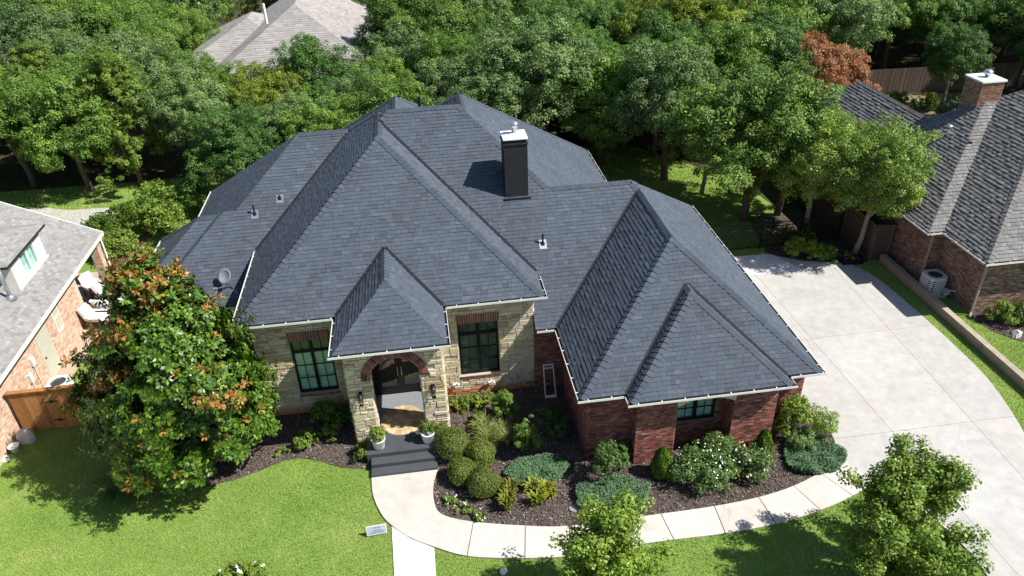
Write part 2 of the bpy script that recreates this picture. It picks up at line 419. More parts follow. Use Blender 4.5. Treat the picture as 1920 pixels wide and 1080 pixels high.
def place_pieces(P, name, stuff, mat, parent, root, n=300, key=None):
    """the n largest in view as single parts, the rest as one stuff part of the thing"""
    P = sorted(P, key=key or (lambda k: (Vector(CAM) - k[3]).length))
    for vs, fs, val, c in P[:n]:
        m = MB(); o = Vector(c); m.quadset([Vector(v) - o for v in vs], fs, val); ob = m.build(name, mat, parent)
        ob.location = ob.location + o
    if len(P) > n:
        m = MB()
        for vs, fs, val, c in P[n:]: m.quadset(vs, fs, val)
        ob = m.build(stuff, mat, root); ob['kind'] = 'stuff'
def block_piece(o, u, n, a0, a1, z0, z1, proud, val, jit=0, cham=.006, rnd=random):
    """a brick or stone on a wall plane: o origin, u along, n outward"""
    u = Vector(u); n = Vector(n); o = Vector(o); Z = Vector((0, 0, 1))
    def P(a, z, d): return o + u * a + Z * z + n * d
    j = lambda: rnd.uniform(-jit, jit)
    c = [(a0 + j(), z0 + j()), (a1 + j(), z0 + j()), (a1 + j(), z1 + j()), (a0 + j(), z1 + j())]
    ca, cz = (a0 + a1) / 2, (z0 + z1) / 2
    back = [P(a, z, 0) for a, z in c]
    k = [(a + (cham if a < ca else -cham), z + (cham if z < cz else -cham)) for a, z in c]
    fr = [P(a, z, proud + rnd.uniform(-.3, .3) * jit) for a, z in k]
    vs = back + fr
    fs = [(4, 5, 6, 7), (0, 1, 5, 4), (1, 2, 6, 5), (2, 3, 7, 6), (3, 0, 4, 7)]
    if u.cross(Z).dot(n) < 0: fs = [f[::-1] for f in fs]
    return (vs, fs, val, P(ca, cz, proud))
def brick_wall(o, u, n, wd, z0, z1, holes=(), seed=1, L=.203, H=.0677, g=.010, proud=.009):
    rnd = random.Random(seed); out = []; z = z0; r = 0
    while z < z1 - .02:
        x = -(L / 2 if r % 2 else 0)
        while x < wd:
            a0, a1 = max(x, 0), min(x + L - g, wd); zt = min(z + H - g, z1)
            x += L
            if a1 - a0 < .02: continue
            segs = [(a0, a1)]
            for h in holes:
                if callable(h): segs = [s for s in segs if not h((s[0] + s[1]) / 2, (z + zt) / 2)]; continue
                h0, h1, hz0, hz1 = h
                if zt > hz0 + .01 and z < hz1 - .01:
                    ns = []
                    for s0, s1 in segs:
                        if s1 <= h0 or s0 >= h1: ns.append((s0, s1)); continue
                        if h0 - s0 > .03: ns.append((s0, h0))
                        if s1 - h1 > .03: ns.append((h1, s1))
                    segs = ns
            for s0, s1 in segs:
                out.append(block_piece(o, u, n, s0, s1, z, zt, proud * rnd.uniform(.6, 1.3), rnd.random(), 0, .003, rnd))
        z += H; r += 1
    return out
def stone_wall(o, u, n, wd, z0, z1, holes=(), seed=1):
    rnd = random.Random(seed); out = []; z = z0
    while z < z1 - .03:
        h = rnd.choice((.11, .13, .15, .18, .21, .24)); zt = min(z + h, z1)
        if z1 - zt < .06: zt = z1
        x = -rnd.random() * .3
        while x < wd:
            L = rnd.uniform(.16, .34) if h < .14 else rnd.uniform(.22, .62); a0, a1 = max(x, 0), min(x + L, wd); x += L
            if wd - x < .08: a1 = wd; x = wd
            if a1 - a0 < .03: continue
            cells = [(a0, a1, z, zt)]
            if h > .17 and rnd.random() < .38:
                k = z + (zt - z) * rnd.uniform(.4, .6); cells = [(a0, a1, z, k), (a0, a1, k, zt)]
                if rnd.random() < .5 and a1 - a0 > .3:
                    mdl = a0 + (a1 - a0) * rnd.uniform(.35, .65); cells = [(a0, mdl, z, k), (mdl, a1, z, k), (a0, a1, k, zt)]
            for b0, b1, c0, c1 in cells:
                segs = [(b0, b1, c0, c1)]
                for hl in holes:
                    if callable(hl): segs = [s for s in segs if not hl(s)]; continue
                    h0, h1, hz0, hz1 = hl; ns = []
                    for s0, s1, t0, t1 in segs:
                        if s1 <= h0 or s0 >= h1 or t1 <= hz0 or t0 >= hz1: ns.append((s0, s1, t0, t1)); continue
                        if h0 - s0 > .04: ns.append((s0, h0, t0, t1))
                        if s1 - h1 > .04: ns.append((h1, s1, t0, t1))
                        if t1 - hz1 > .03 : ns.append((max(s0, h0), min(s1, h1), hz1, t1))
                        if hz0 - t0 > .03 : ns.append((max(s0, h0), min(s1, h1), t0, hz0))
                    segs = ns
                for s0, s1, t0, t1 in segs:
                    if s1 - s0 < .03 or t1 - t0 < .025: continue
                    val = min(.93, max(0, rnd.gauss(.52, .22)))
                    if rnd.random() < .015: val = 1.0
                    out.append(block_piece(o, u, n, s0 + .006, s1 - .006, t0 + .006, t1 - .006, rnd.uniform(.018, .05), val, .007, .012, rnd))
        z = zt
    return out
def wall_box(m, x0, x1, y0, y1, z0, z1, holes=(), axis='x'):
    """a wall slab with rectangular openings (a0,a1,z0,z1 along axis, world coordinates)"""
    A0, A1 = (x0, x1) if axis == 'x' else (y0, y1)
    xs = sorted({A0, A1, *[h[0] for h in holes], *[h[1] for h in holes]}); zs = sorted({z0, z1, *[h[2] for h in holes], *[h[3] for h in holes]})
    for i in range(len(xs) - 1):
        for j in range(len(zs) - 1):
            ca, cz = (xs[i] + xs[i + 1]) / 2, (zs[j] + zs[j + 1]) / 2
            if ca < A0 or ca > A1 or cz < z0 or cz > z1 or any(h[0] < ca < h[1] and h[2] < cz < h[3] for h in holes): continue
            if axis == 'x': m.box(xs[i], xs[i + 1], y0, y1, zs[j], zs[j + 1])
            else: m.box(x0, x1, xs[i], xs[i + 1], zs[j], zs[j + 1])
    return m
def gutter(p, q, out, root):
    """open gutter along an eave: white front lip with hangers, trough behind it in painted shade"""
    p = Vector(p); q = Vector(q); out = Vector(out); d = (q - p).normalized(); up = Vector((0, 0, 1))
    def strip(m, a, b, c, e):
        vs = [s + out * x + up * z for s in (p, q) for x, z in ((a, c), (b, c), (b, e), (a, e))]
        m.quadset(vs, [(0, 3, 2, 1), (4, 5, 6, 7), (0, 1, 5, 4), (1, 2, 6, 5), (2, 3, 7, 6), (3, 0, 4, 7)])
    m = MB(); strip(m, .098, .112, -.075, .004); L = (q - p).length; k = .35
    while k < L: c = p + d * k; m.bar(c + up * -.008 + out * .01, c + up * -.008 + out * .098, .026, .010); k += .75
    g = m.build('gutter', GUTTER, root)
    m = MB(); strip(m, .004, .018, -.075, -.012); strip(m, .018, .098, -.074, -.062); m.build('trough', GUTSHADE, g)
    return g
def valley(m, p, q, n1, n2, wd=.085):
    p = Vector(p); q = Vector(q); d = (q - p).normalized()
    for n in (n1, n2):
        n = Vector(n).normalized(); s = d.cross(n).normalized()
        if s.z < 0: s = -s
        lift = n * .026
        m.quadset([p + lift, q + lift, q + s * wd + lift, p + s * wd + lift], [(0, 1, 2, 3)])
    return m

# ------------------------------------------------------------------ foliage
def leafquads(rng, pos, nor, L, W, jl=.35):
    n = len(pos); t = rng.normal(size=(n, 3)); t = nrm(t - nor * np.sum(t * nor, 1, keepdims=True)); b = np.cross(nor, t)
    l = (L * (1 + jl * rng.uniform(-1, 1, (n, 1)))) / 2; ww = W * l / L
    fold = nor * ww * .25
    return np.stack([pos - t * l, pos + b * ww + fold, pos + t * l, pos - b * ww + fold], 1)
def lobes(rng, C, Rr, n, sq=.85, inner=.72, up=.45, jit=.55):
    """points in lobe shells"""
    C = np.asarray(C, float); Rr = np.asarray(Rr, float); pr = Rr ** 2; k = rng.choice(len(C), n, p=pr / pr.sum())
    d = nrm(rng.normal(size=(n, 3))); rad = Rr[k][:, None] * rng.uniform(inner ** 3, 1.08 ** 3, (n, 1)) ** (1 / 3)
    p = C[k] + d * rad * np.array((1, 1, sq))
    nor = nrm(d + np.array((0, 0, up)) + rng.normal(size=(n, 3)) * jit)
    return p, nor, k
def crown(seed, rx, rz, zc, nl, lr, n, L, W, mat, name='crown', top=1.0, sq=.85, shape=None, jit=.55, tuft=None, per=70):
    """lobes on an ellipsoid, each lobe a shell of small leaf tufts"""
    rng = np.random.default_rng(seed); C = []; Rr = []
    while len(C) < nl:
        d = rng.normal(size=3); d /= np.linalg.norm(d)
        if d[2] < -.55: continue
        f = rng.uniform(.40, 1.0) ** .6 * (1 + .12 * rng.normal())
        c = np.array((d[0] * rx, d[1] * rx, d[2] * rz)) * f
        if shape: c = shape(rng)
        C.append(c + np.array((0, 0, zc))); Rr.append(lr * rng.uniform(.45, 1.30))
    nt = max(8, n // per); tp, tn, k = lobes(rng, C, Rr, nt, sq=sq, inner=.55, jit=.30)
    tr = tuft or lr * .40
    ts = tr * rng.uniform(.55, 1.35, nt); i = rng.choice(nt, n, p=ts ** 2 / np.sum(ts ** 2)); tn = nrm(tn + np.array((0, 0, .35)))
    g = nrm(rng.normal(size=(n, 3)) + tn[i] * .9); p = tp[i] + g * (ts[i] * rng.uniform(.15, 1.05, n) ** .45)[:, None] * np.array((1, 1, .8))
    p[:, 2] = np.maximum(p[:, 2], .03)
    nor = nrm(tn[i] * .35 + g * .75 + np.array((0, 0, .2)) + rng.normal(size=(n, 3)) * jit * .75)
    lv = rng.uniform(-.12, .12, len(C)); tv = rng.normal(0, .13, nt)
    val = np.clip(rng.normal(.47, .15, n) + lv[k[i]] + tv[i], 0, 1)
    return quads(name, leafquads(rng, p, nor, L, W), val, mat), C
def trunk_mesh(seed, h, r, C, mat, lean=.3, limbs=7):
    rnd = random.Random(seed); m = MB(); a = rnd.uniform(0, 6.28)
    pts = [(0, 0, -.15)]; x = y = 0
    for i in range(1, 6):
        x += math.cos(a) * lean * rnd.uniform(0, .5); y += math.sin(a) * lean * rnd.uniform(0, .5); a += rnd.uniform(-.8, .8)
        pts.append((x, y, h * i / 5))
    m.tube(pts, [r * 1.35, r, r * .9, r * .75, r * .6, r * .35], 8)
    for c in rnd.sample(list(map(tuple, C)), min(limbs, len(C))):
        b = Vector(pts[rnd.choice((2, 3, 4))]); e = Vector(c); md = b.lerp(e, .5) + Vector((rnd.uniform(-.2, .2), rnd.uniform(-.2, .2), .25))
        m.tube([b, md, e], [r * .45, r * .28, r * .08], 6)
    return m.mesh('trunk', mat, True)
def strap_leaves(seed, n, h, spread, wd, segs=4, base=.08):
    """arching strap leaves from one tuft"""
    rng = np.random.default_rng(seed); Q = []; V = []
    for i in range(n):
        a = rng.uniform(0, 6.283); d = np.array((math.cos(a), math.sin(a), 0)); s = np.array((-d[1], d[0], 0))
        b = d * rng.uniform(0, base) + rng.normal(size=3) * np.array((base, base, 0)) * .4
        hh = h * rng.uniform(.6, 1.1); sp = spread * rng.uniform(.3, 1.15); prev = None; v = np.clip(rng.normal(.5, .25), 0, 1)
        for k in range(segs + 1):
            t = k / segs; p = b + d * sp * t ** 1.4 + np.array((0, 0, hh * (t * 1.5 - .62 * t * t * (1 + .25 * t))))
            ww = wd * (1 - t ** 2.2) * .5 + .002
            cur = (p - s * ww, p + s * ww)
            if prev: Q.append((prev[0], prev[1], cur[1], cur[0])); V.append(v)
            prev = cur
    return np.array(Q), np.array(V)
def inpoly(P, x, y):
    ins = np.zeros(len(x), bool); n = len(P)
    for i in range(n):
        (x0, y0), (x1, y1) = P[i], P[(i + 1) % n]
        if y0 == y1: continue
        c = ((y0 > y) != (y1 > y)) & (x < (x1 - x0) * (y - y0) / (y1 - y0) + x0); ins ^= c
    return ins
def smooth_line(P, k=6):
    out = []
    for i in range(len(P) - 1):
        p0, p1, p2, p3 = P[max(i - 1, 0)], P[i], P[i + 1], P[min(i + 2, len(P) - 1)]
        for j in range(k):
            t = j / k
            out.append(tuple(.5 * ((2 * b) + (c - a) * t + (2 * a - 5 * b + 4 * c - d) * t * t + (3 * b - a - 3 * c + d) * t ** 3) for a, b, c, d in zip(p0, p1, p2, p3)))
    out.append(P[-1]); return out
def clip2(poly, n, d):
    out = []
    for i in range(len(poly)):
        a, b = poly[i], poly[(i + 1) % len(poly)]; da = a[0] * n[0] + a[1] * n[1] - d; db = b[0] * n[0] + b[1] * n[1] - d
        if da <= 0: out.append(a)
        if da * db < 0: t = da / (da - db); out.append((a[0] + (b[0] - a[0]) * t, a[1] + (b[1] - a[1]) * t))
    return out
# ------------------------------------------------------------------ the ground
def sheet(name, poly, z, mat, th=None, sub=False):
    m = MB(); m.quadset([(x, y, z) for x, y in poly], [tuple(range(len(poly)))]);
    o = m.build(name, mat); o['kind'] = 'structure'
    if o.data.polygons[0].normal.z < 0: o.data.flip_normals()
    return o
def stain(m):
    """red clay splashed up the foot of the stone wall"""
    t = m.node_tree; b = t.nodes['Principled BSDF']; src = b.inputs['Base Color'].links[0].from_socket
    g = t.nodes.new('ShaderNodeNewGeometry'); s = t.nodes.new('ShaderNodeSeparateXYZ'); t.links.new(g.outputs['Position'], s.inputs[0])
    a = t.nodes.new('ShaderNodeMath'); a.operation = 'MULTIPLY_ADD'; a.inputs[1].default_value = .6
    t.links.new(noise(t, 1.6, 5, .7), a.inputs[0]); t.links.new(s.outputs['Z'], a.inputs[2])
    f = ramp(t, a.outputs[0], [(.44, (1, 1, 1)), (.72, (0, 0, 0))])
    t.links.new(mixc(t, src, mixc(t, src, (.85, .42, .22), 1.0, 'MULTIPLY'), f), b.inputs['Base Color'])
stain(STONE)

sheet('ground', [(-500, -300), (500, -300), (500, 700), (-500, 700)], -.06, EARTH)
DRIVE = [(12.0, 17.9), (12.9, 17.5), (13.15, 17.2), (13.05, 16.9), (12.81, 16.67)]
WALK_IN = smooth_line([(-.5, 18.28), (-.69, 17.64), (-.70, 16.84), (-.47, 16.32), (.42, 15.89), (2.03, 15.46), (3.24, 15.24), (4.94, 15.22), (6.39, 15.22), (8.03, 15.24), (9.55, 15.36), (10.84, 15.63), (11.99, 16.08), (12.81, 16.67)])
WALK_OUT = smooth_line([(-2.72, 18.30), (-2.66, 17.51), (-2.39, 16.68), (-2.06, 16.16), (-1.49, 15.59), (-.78, 15.13), (.22, 14.62), (1.85, 14.29), (3.02, 14.16), (4.7, 14.22), (6.33, 14.22), (7.78, 14.19), (9.51, 14.27), (11.21, 14.57), (12.48, 14.95), (13.44, 15.36)])
DRV_R = smooth_line([(19.7, 28.4), (20.24, 27.03), (20.42, 24.72), (20.47, 21.9), (20.36, 19.49), (19.9, 17.45), (19.42, 16.0), (18.6, 13.6), (18.1, 10), (18.0, 2)])
DRV_L = smooth_line([(13.0, 2), (14.2, 8), (14.61, 11.6), (14.52, 13.13), (14.0, 14.5), (13.44, 15.36)], 5)
DRIVE = DRV_L + [(12.81, 16.67), (13.09, 17.27), (13.25, 18.08), (12.9, 18.6), (11.8, 18.8), (11.8, 29.95), (14.68, 30.0), (16.35, 29.95), (17.58, 29.05)] + DRV_R
lawn_poly = [(-15.6, -5), (60, -5), (60, 34), (20, 46), (9, 48), (-30, 50), (-34, 34), (-15.6, 34)]
sheet('lawn', lawn_poly, 0, LAWN)
# driveway slabs
dr = MB(); dr.prism(DRIVE, -.05, .012); dro = dr.build('driveway', JOINTD); dro['kind'] = 'structure'
def slabs(poly, cuts, parent, mat, z0, z1, g=.006):
    """split poly by infinite lines (n,d) recursively into slabs with joints"""
    P = [poly]
    for n, d in cuts:
        L = math.hypot(*n); n = (n[0] / L, n[1] / L); d = d / L; Q = []
        for p in P:
            for q in (clip2(p, n, d - g), clip2(p, (-n[0], -n[1]), -d - g)):
                if len(q) >= 3 and abs(sum(q[i][0] * q[(i + 1) % len(q)][1] - q[(i + 1) % len(q)][0] * q[i][1] for i in range(len(q)))) > .1: Q.append(q)
        P = Q
    for q in P:
        m = MB(); m.prism(q, z0, z1, random.random()); m.build('slab', mat, parent)
north = clip2(DRIVE, (0, -1), -28.2); apron = clip2(north, (1.0, .45), 17.3 + .45 * 28.2)
rest = clip2(DRIVE, (0, 1), 28.2); nr = clip2(north, (-1.0, -.45), -(17.3 + .45 * 28.2) - .01)
slabs(rest, [((0, 1), 17.4), ((0, 1), 11.2), ((0, 1), 23.0), ((1, .03), 15.3 + .5), ((1, -.05), 18.4 - 1.0)], dro, CONC, .0125, .045)
slabs(apron, [], dro, CONCN, .0125, .047); slabs(nr, [], dro, CONC, .0125, .045)
# curved front walk: slabs between joints
JP = [((-.62, 16.52), (-1.65, 15.7)), ((.45, 15.84), (.16, 14.67)), ((2.02, 15.41), (1.83, 14.26)), ((3.36, 15.15), (3.16, 14.07)), ((4.81, 15.26), (4.81, 14.34)), ((6.27, 15.19), (6.35, 14.29)), ((8.0, 15.21), (7.95, 14.14)), ((9.52, 15.29), (9.60, 14.22)), ((10.81, 15.57), (11.17, 14.51)), ((11.9, 15.99), (12.44, 14.91))]
def at(line, t):
    k = t * (len(line) - 1); i = min(int(k), len(line) - 2); f = k - i
    return tuple(a + (b - a) * f for a, b in zip(line[i], line[i + 1]))
wk = MB(); wk.prism(WALK_IN + WALK_OUT[::-1], -.05, .014); wko = wk.build('front_walk', JOINT); wko['kind'] = 'structure'
def tpar(line, p): return min((k / 2000 for k in range(2001)), key=lambda t: math.dist(at(line, t), p))
jt = [(0, 0)] + [(tpar(WALK_IN, a), tpar(WALK_OUT, b)) for a, b in JP] + [(1, 1)]
for (a, c), (b, d) in zip(jt[:-1], jt[1:]):
    e = .0007; N = 10
    q = [at(WALK_IN, a + e + (b - a - 2 * e) * k / N) for k in range(N + 1)] + [at(WALK_OUT, d - e - (d - c - 2 * e) * k / N) for k in range(N + 1)]
    m = MB(); m.prism(q, .0145, .058, random.random()); m.build('slab', WALKC, wko)
pth = [(-2.06, 16.12), (-1.5, 15.56), (-.80, 15.10), (-.80, 13.0), (-.80, 8.0), (-1.8, 8.0), (-1.95, 13.2)]
m = MB(); m.prism(pth, -.05, .040, .8); o = m.build('straight_path', PATHC); o['kind'] = 'structure'
# planting beds
BED_R = [(-.52, 19.6), (-.52, 18.28)] + WALK_IN[1:] + [(13.09, 17.27), (13.25, 18.08), (12.9, 18.6), (11.85, 18.8), (11.85, 18.2), (10.8, 18.2), (10.8, 22.2), (-.52, 22.2)]
BED_L = smooth_line([(-2.72, 18.72), (-3.76, 18.98), (-4.5, 19.39), (-5.1, 19.62), (-5.7, 19.62), (-6.6, 19.25), (-7.5, 18.95), (-8.6, 18.85), (-9.5, 19.2), (-10.1, 20.0), (-10.4, 21.2), (-10.5, 22.6), (-10.3, 24.5)]) + [(-6.3, 24.5), (-6.3, 22.2), (-2.72, 22.2)]
sheet('planting_bed', BED_R, .022, MULCH); sheet('planting_bed', BED_L, .022, MULCH)
NBED = [(22.4, 23.2), (22.6, 22.2), (23.2, 21.4), (24.6, 20.6), (28, 20.2), (28, 23.6), (22.4, 23.6)]
sheet('planting_bed', NBED, .022, MULCH)
SBED = [(16.4, 30.6), (16.4, 29.98), (17.58, 29.1), (19.6, 28.45), (20.7, 28.3), (21.0, 34), (17, 34)]
sheet('planting_bed', SBED, .022, MULCH)
sheet('woodland_floor', [(-60, 46.5), (-31, 46.2), (-14, 46), (8, 46.5), (14, 45.0), (18.5, 38.5), (19.2, 33.0), (21.2, 31.5), (60, 31.5), (60, 140), (-60, 140)], .012, EARTH)
sheet('garden_yard', [(29, 43), (43, 43), (43, 50.2), (29, 51)], .016, groundmat('dry_yard', [(.35, (.15, .14, .06)), (.6, (.24, .20, .12))], .8))
sheet('pool_deck', smooth_line([(-24.5, 42.6), (-22.6, 43.2), (-20.6, 42.5), (-18.3, 42.3), (-17.9, 41.2), (-20, 39.8), (-24, 39.5)], 5), .03, CONC)
sheet('patio', [(-20.5, 30.0), (-13.4, 30.0), (-13.4, 34.6), (-20.5, 34.6)], .03, flat('patio_slab', (.42, .33, .27), .9, .1))
sheet('brick_path', [(-15.56, 25.6), (-14.85, 25.6), (-14.5, 30.0), (-15.56, 30.0)], .02, flat('paver', (.42, .30, .22), .95, .2, 6))

# mulch chips and grass blades
rng = np.random.default_rng(5)
def scatter(poly, dens, holes=()):
    xs = [p[0] for p in poly]; ys = [p[1] for p in poly]; A = (max(xs) - min(xs)) * (max(ys) - min(ys)); n = int(A * dens)
    x = rng.uniform(min(xs), max(xs), n); y = rng.uniform(min(ys), max(ys), n); k = inpoly(poly, x, y)
    for h in holes: k &= ~inpoly(h, x, y)
    return x[k], y[k]
Q = []; V = []
for bed, dn in ((BED_R, 330), (BED_L, 330), (NBED, 120), (SBED, 90)):
    x, y = scatter(bed, dn); n = len(x)
    pos = np.stack([x, y, rng.uniform(.03, .055, n)], 1); nor = nrm(np.stack([rng.normal(0, .45, n), rng.normal(0, .45, n), np.ones(n)], 1))
    q = leafquads(rng, pos, nor, .085, .035, .5); q[:, :, 2] = np.maximum(q[:, :, 2], .024); Q.append(q); V.append(np.clip(rng.beta(1.6, 2.0, n), 0, 1))
o = link('mulch_chips', quads('mulch_chips', np.concatenate(Q), np.concatenate(V), CHIP)); tag(o, 'shredded grey brown bark mulch covering the planting beds', 'mulch', kind='stuff')
HOUSE_FP = [(-11.5, 25.4), (-6.4, 25.4), (-6.4, 22), (-3.2, 22), (-3.2, 19.9), (-2.72, 19.9), (-2.72, 18.2), (0, 18.2), (0, 22), (4.5, 22), (4.5, 18), (6, 17.4), (10.7, 17.4), (12, 18), (12, 30), (9, 30), (9, 37), (-11.5, 37)]
def vnoise(x, y, s, seed):
    r = np.random.default_rng(seed); G = r.uniform(0, 1, (64, 64)); X = x / s; Y = y / s
    i = np.floor(X).astype(int); j = np.floor(Y).astype(int); fx = X - i; fy = Y - j; fx = fx * fx * (3 - 2 * fx); fy = fy * fy * (3 - 2 * fy)
    g = lambda a, b: G[a % 64, b % 64]
    return g(i, j) * (1 - fx) * (1 - fy) + g(i + 1, j) * fx * (1 - fy) + g(i, j + 1) * (1 - fx) * fy + g(i + 1, j + 1) * fx * fy
WALKP = WALK_IN + WALK_OUT[::-1]
Q = []; V = []
def blades(poly, dens, h, wd, holes, dry=0.0):
    x, y = scatter(poly, dens, holes); n = len(x); a = rng.uniform(0, 6.283, n); ln = rng.uniform(.1, .9, n) * h
    hh = h * rng.uniform(.5, 1.15, n); d = np.stack([np.cos(a), np.sin(a)], 1); b = np.stack([-d[:, 1], d[:, 0]], 1) * wd / 2
    base = np.stack([x, y], 1); a2 = rng.uniform(0, 6.283, n); tip = base + np.stack([np.cos(a2), np.sin(a2)], 1) * ln[:, None]
    z0 = np.zeros(n) + .0; T = np.stack([np.column_stack([base - b, z0]), np.column_stack([base + b, z0]), np.column_stack([tip, hh])], 1)
    v = -.14 + .48 * vnoise(x, y, 2.6, 1) + .26 * vnoise(x, y, 1.1, 9) + .32 * vnoise(x * .30 + y * .10, y, .62, 2) + .26 * vnoise(x, y, .30, 3) + rng.normal(0, .12, n) + dry
    Q.append(T); V.append(np.clip(v, 0, 1))
gp = [WALKP, pth, BED_R, BED_L, DRIVE, HOUSE_FP]
blades([(-15.5, 7), (-1.9, 7), (-2.0, 16.2), (-2.75, 18.8), (-2.75, 22), (-11, 25), (-15.6, 25), (-15.6, 21)], 950, .060, .022, gp)
blades([(-.8, 7), (14, 7), (14.7, 11.6), (13.5, 15.4), (11, 14.7), (-.8, 15.2)], 950, .060, .022, gp)
blades([(18.0, 7), (21.15, 7), (21.15, 28.4), (19.7, 28.5)], 850, .055, .022, gp, .14)
blades([(21.55, 8), (36, 8), (36, 23), (22.4, 23.3), (21.55, 24)], 750, .06, .024, [NBED])
blades([(-15.2, 23), (-10.6, 23), (-10.6, 30), (-14.6, 30)], 500, .06, .024, gp)
blades([(9, 30.6), (18.5, 30.6), (18.5, 38), (14, 45), (9, 46)], 260, .08, .04, gp)
blades([(-30, 36), (-11, 36), (-12, 46), (-30, 46)], 160, .09, .05, gp)
o = link('grass', quads('grass', np.concatenate(Q), np.concatenate(V), GRASS)); tag(o, 'short mown green grass of the lawns', 'grass', kind='stuff')
# ------------------------------------------------------------------ the main house
house = thing('brick_and_stone_house', 'large house with dark slate grey hipped roof, cream stone front and red brick wing', 'house', (0, 24, 0))
S = .82
E1, E2 = 3.0, 4.4
blk = dict(
    main=Block(-6.8, 3.73, 21.6, 34.9, E2, S),
    porch=Block(-3.42, .20, 19.38, 25.5, E2, S, back=False),
    rear=Block(-8.75, 8.95, 21.55, 36.2, E1, S, left=False, extra=[('left', (-S, 0, 1), 9.943), ('side', (-1, 0, 0), 6.6), ('side', (0, -1, 0), -23.3)]),
    lower=Block(3.42, 12.164, 21.556, 30.13, E1, S, left=False),
    garage=Block(4.20, 12.17, 17.59, 30.126, E1, S),
    bay=Block(5.69, 10.97, 17.13, 22.5, E1, S, back=False),
    leftwing=Block(-10.66, -1.5, 25.25, 36.55, E1, S, right=False),
    leftlow=Block(-11.15, -6.0, 25.256, 31.40, E1, S, right=False),
    leftend=Block(-11.85, -6.0, 26.1, 31.46, E1, S, right=False),
    back1=Block(-5.4, 8.944, 27.5, 37.85, E1, S, front=False, extra=[('front', (0, -S, 1), E1 - S * 21.56)]),
    back2=Block(-7.9, 6.2, 27.6, 38.3, E1, S, front=False, extra=[('front', (0, -S, 1), E1 - S * 21.565)]),
)
SH = []; CP = []; roofs = {}
for i, (k, b) in enumerate(blk.items()):
    roofs[k] = b.mesh().build('roof', DECK, house)
    oth = [c for j, c in blk.items() if j != k]
    SH += shingle_pieces(b, oth, seed=i + 3)
    CP += cap_pieces(b, oth, seed=i)
roofs['garage']['label'] = 'steep hipped garage roof of dark slate grey shingles'
place_pieces(SH, 'shingle', 'shingles', ROOF, roofs['garage'], house)
place_pieces(CP, 'ridge_cap', 'ridge_caps', CAP, roofs['main'], house)
# gutters, one for each eave run
def gut(p, q, out): gutter(p, q, out, house)
F, Lx, Rx = (0, -1, 0), (-1, 0, 0), (1, 0, 0)
gut((-6.93, 21.6, E2), (-3.55, 21.6, E2), F); gut((.33, 21.6, E2), (3.86, 21.6, E2), F)
gut((-6.8, 21.6, E2), (-6.8, 26.9, E2), Lx); gut((3.73, 21.6, E2), (3.73, 22.9, E2), Rx)
gut((-3.55, 19.38, E2), (.33, 19.38, E2), F); gut((-3.42, 19.38, E2), (-3.42, 21.46, E2), Lx); gut((.20, 19.38, E2), (.20, 21.46, E2), Rx)
gut((3.45, 21.55, E1), (4.07, 21.55, E1), F); gut((4.20, 17.59, E1), (4.20, 21.42, E1), Lx)
gut((4.07, 17.59, E1), (5.56, 17.59, E1), F); gut((11.1, 17.59, E1), (12.3, 17.59, E1), F)
gut((5.69, 17.13, E1), (5.69, 17.46, E1), Lx); gut((10.97, 17.13, E1), (10.97, 17.46, E1), Rx); gut((5.56, 17.13, E1), (11.1, 17.13, E1), F)
gut((12.17, 17.59, E1), (12.17, 30.1, E1), Rx); gut((8.95, 30.3, E1), (8.95, 37.8, E1), Rx)
gut((-11.2, 25.25, E1), (-6.5, 25.25, E1), F); gut((-11.85, 26.1, E1), (-11.85, 31.4, E1), Lx); gut((-10.66, 31.5, E1), (-10.66, 36.5, E1), Lx)
# dark valley flashings: intersection lines of two slopes
NF, NL, NR = (0, -S, 1), (-S, 0, 1), (S, 0, 1)
def val(p, q, a, b): valley(MB(), p, q, a, b).build('valley_flashing', FLASH, house)
val((3.73, 23.257, 4.4), (-1.53, 28.52, 8.715), NR, NF)
val((-6.8, 26.957, 4.4), (-2.84, 30.9, 7.63), NL, NF)
val((4.2, 21.556, 3.0), (8.185, 25.54, 6.27), NL, NF)
val((-3.42, 21.6, 4.4), (-1.61, 23.41, 5.88), NL, NF); val((.20, 21.6, 4.4), (-1.61, 23.41, 5.88), NR, NF)
val((5.69, 17.59, 3.0), (8.33, 20.23, 5.165), NL, NF); val((10.97, 17.59, 3.0), (8.33, 20.23, 5.165), NR, NF)
# --- walls
WY = 22.05
LW = (-5.25, -3.85, .90, 3.26); RW = (.65, 2.12, .90, 3.26)
m = MB(); wall_box(m, -6.45, -3.2, WY, WY + .35, -.1, 4.3, [LW]); wl = m.build('wall', MORTAR, house); wl['label'] = 'cream stone front wall left of the porch'
m = MB(); wall_box(m, .0, 3.42, WY, WY + .35, -.1, 4.3, [RW]); wr = m.build('wall', MORTAR, house); wr['label'] = 'cream stone front wall right of the porch'
m = MB(); m.box(-6.45, -6.1, WY + .35, 25.6, -.1, 4.3); m.build('wall', BMORT, house)
m = MB(); m.box(3.07, 3.42, WY + .35, 24, -.1, 4.3); m.build('wall', BMORT, house)
